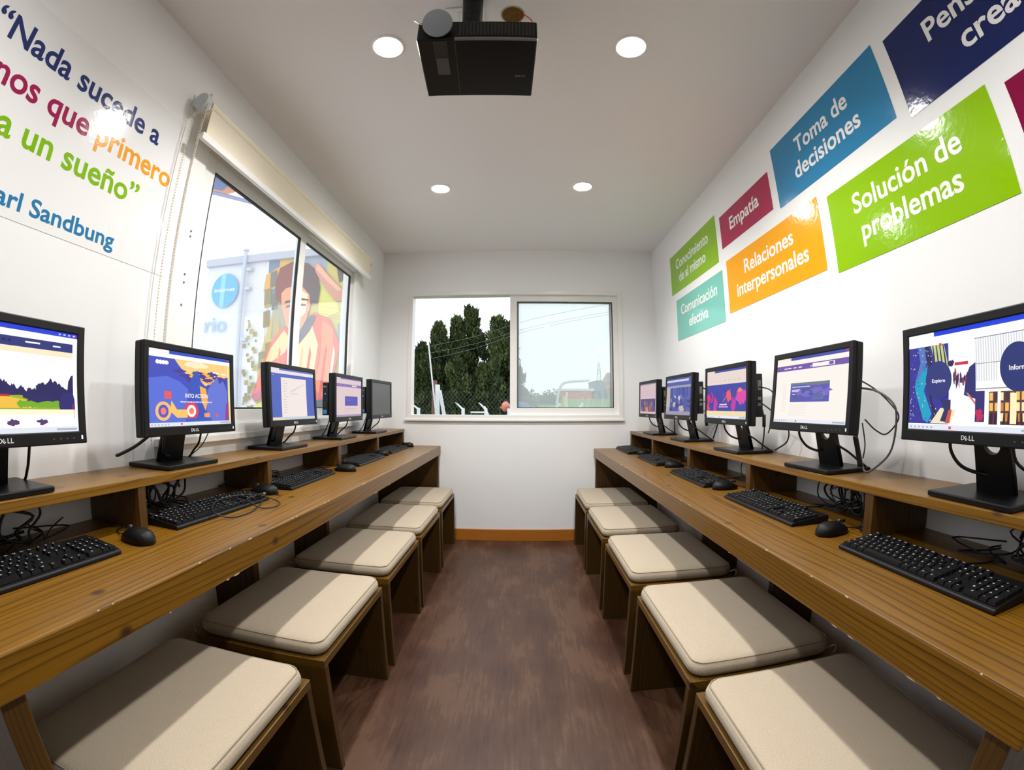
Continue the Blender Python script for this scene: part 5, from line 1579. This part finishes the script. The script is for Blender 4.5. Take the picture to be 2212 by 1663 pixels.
MB().prism([(-0.5, 0), (0.35, 0), (0.2, 0.8), (-0.1, 1.05), (-0.5, 1.0)], -2.0, (0, 0, 0), (1, 0, 0), (0, 0, 1)).done('wall', mat('slate_grey_wall', (96, 104, 128), 0.8), hw_)
MB().prism([(-0.55, 1.0), (-0.1, 1.06), (0.24, 0.8), (0.28, 0.83), (-0.1, 1.12), (-0.55, 1.06)], -2.1, (0, -0.05, 0), (1, 0, 0), (0, 0, 1)).done('roof', mat('slate_roof', (84, 90, 110), 0.7), hw_)
house('brick_block', 8.9, 30, 4.4, 6, 1.15, (206, 140, 124), (176, 130, 120), 'long brick building on the slope at the right window edge', 0.75, 6)
ga = empty('goal_frame', (1.30, 14.5, GZ + 1.3)); tag(ga, 'white bent pipe frame standing in front of the red shed', 'frame')
MB().tube([(-0.1, 0, -0.1), (-0.08, 0, 0.35), (0.0, 0, 0.7), (0.2, 0, 0.93), (1.0, 0, 1.0)], 0.045, 8, smooth=6).done('pipe', M_conc, ga, 3.2)
MB().tube([(0.26, 0.3, -0.1), (0.26, 0.3, 0.4), (0.28, 0.3, 0.62)], 0.035, 8).done('upright', M_conc, ga, 3.2)
yp = empty('yellow_post', (1.30, 13.0, GZ + 1.2)); tag(yp, 'short yellow post beyond the fence', 'post')
MB().cyl((0, 0, 0), (0, 0, 0.5), 0.05, n=12).done('post', mat('yellow_paint', (232, 214, 60), 0.6), yp)
MB().cyl((0, 0, 0.5), (0, 0, 0.54), 0.058, n=12).done('cap', mat('yellow_paint', (232, 214, 60), 0.6), yp)
ma = empty('lattice_mast', (7.0, 39, GZ + 2.2)); tag(ma, 'thin grey lattice mast standing far behind the brick building', 'mast')
m = MB()
for a in (-1, 1): m.cyl((a * 0.3, 0, 0), (a * 0.06, 0, 3.2), 0.035, 0.02, n=6)
for k in range(8):
    z = 0.1 + k * 0.36; q = 0.3 - 0.24 * z / 3.2
    m.cyl((-q, 0, z), (q, 0, z + 0.4), 0.018, n=5); m.cyl((q, 0, z), (-q, 0, z + 0.4), 0.018, n=5)
m.done('lattice', mat('mast_grey', (150, 160, 176), 0.6), ma)
fb = empty('leafy_shrub', (1.2, 19.0, gz(19) - 0.2)); tag(fb, 'grey green shrub left of the red shed', 'shrub')
V, F = [], []
r = random.Random(77)
for k in range(900):
    p = Vector((r.gauss(0, 0.3), r.gauss(0, 0.25), abs(r.gauss(0.25, 0.22))))
    q = Vector((r.uniform(-1, 1), r.uniform(-1, 1), r.uniform(-1, 1))).normalized() * 0.07; d = Vector((r.uniform(-1, 1), r.uniform(-1, 1), r.uniform(0, 1))).normalized() * 0.14
    i = len(V); V += [p - q, p + q, p + d]; F.append((i, i + 1, i + 2))
me = bpy.data.meshes.new('foliage'); me.from_pydata([tuple(v) for v in V], [], F); me.materials.append(M_leaf[0]); link('foliage', me, fb)

# ---- person bending down outside
pe = empty('person', (0.02, 9.4, GZ)); tag(pe, 'person in a blue jacket bending forward outside, bare head to the left', 'person')
me = bpy.data.meshes.new('body')
sk = [((0.40, 0, 0.05), 0.055), ((0.40, 0, 0.48), 0.07), ((0.36, 0, 0.92), 0.11), ((0.26, 0, 1.14), 0.17), ((0.08, 0, 1.40), 0.21), ((-0.10, 0, 1.50), 0.20), ((-0.22, 0, 1.46), 0.11),
      ((0.34, -0.2, 0.92), 0.10), ((0.42, -0.2, 0.48), 0.07), ((0.40, -0.2, 0.05), 0.055),
      ((-0.08, -0.23, 1.40), 0.085), ((-0.14, -0.26, 1.12), 0.06), ((-0.26, -0.22, 0.88), 0.045), ((-0.06, 0.23, 1.40), 0.085), ((-0.12, 0.26, 1.12), 0.06), ((-0.24, 0.22, 0.88), 0.045)]
ed = [(0, 1), (1, 2), (2, 3), (3, 4), (4, 5), (5, 6), (3, 7), (7, 8), (8, 9), (5, 10), (10, 11), (11, 12), (5, 13), (13, 14), (14, 15)]
me.from_pydata([s_[0] for s_ in sk], ed, [])
bo = link('body', me, None)
md = bo.modifiers.new('skin', 'SKIN')
for v_, s_ in zip(me.skin_vertices[0].data, sk): v_.radius = (s_[1], s_[1])
me.skin_vertices[0].data[3].use_root = True
sb = bo.modifiers.new('sub', 'SUBSURF'); sb.levels = 2; sb.render_levels = 2
bpy.context.view_layer.update()
m2 = bpy.data.meshes.new_from_object(bo.evaluated_get(bpy.context.evaluated_depsgraph_get()))
bpy.data.objects.remove(bo, do_unlink=True)
m2.materials.clear(); m2.materials.append(mat('blue_jacket', (74, 104, 160), 0.8)); m2.materials.append(mat('dark_trousers', (52, 58, 76), 0.85))
for f in m2.polygons:
    f.use_smooth = True
    f.material_index = 1 if f.center.z < 0.98 and f.center.x > 0.1 else 0
link('body', m2, pe)
skin = mat('skin', (226, 142, 118), 0.6)
m = MB(); m.sphere((-0.33, 0, 1.44), 0.10, (0.9, 0.8, 1.12), 20, 14); m.sphere((-0.43, 0, 1.42), 0.02, (1, 0.8, 1.2), 8, 6)
for a in (-1, 1): m.sphere((-0.32, a * 0.083, 1.44), 0.022, (0.8, 0.5, 1.3), 8, 6)
m.cyl((-0.2, 0, 1.44), (-0.30, 0, 1.44), 0.06, 0.055, n=12)
m.done('head', skin, pe, 3.2)
for a in (-1, 1):
    MB().sphere((-0.415, a * 0.035, 1.46), 0.010, u=8, v=6).done('eye', mat('dark_eye', (40, 30, 30), 0.4), pe)
for a in (-1, 1):
    m = MB(); hx_, hy_ = -0.275, a * 0.22
    m.sphere((hx_, hy_, 0.84), 0.036, (0.7, 1, 1.25), 10, 8)
    for k in range(4): m.tube([(hx_ - 0.01, hy_ - 0.027 + k * 0.018, 0.81), (hx_ - 0.02, hy_ - 0.029 + k * 0.019, 0.765), (hx_ - 0.01, hy_ - 0.028 + k * 0.019, 0.735 + 0.008 * abs(k - 1.5))], 0.0085, 6)
    m.tube([(hx_ - 0.02, hy_ - a * 0.03, 0.83), (hx_ - 0.045, hy_ - a * 0.045, 0.80), (hx_ - 0.05, hy_ - a * 0.04, 0.775)], 0.0095, 6)
    m.done('hand', skin, pe, 3.2)
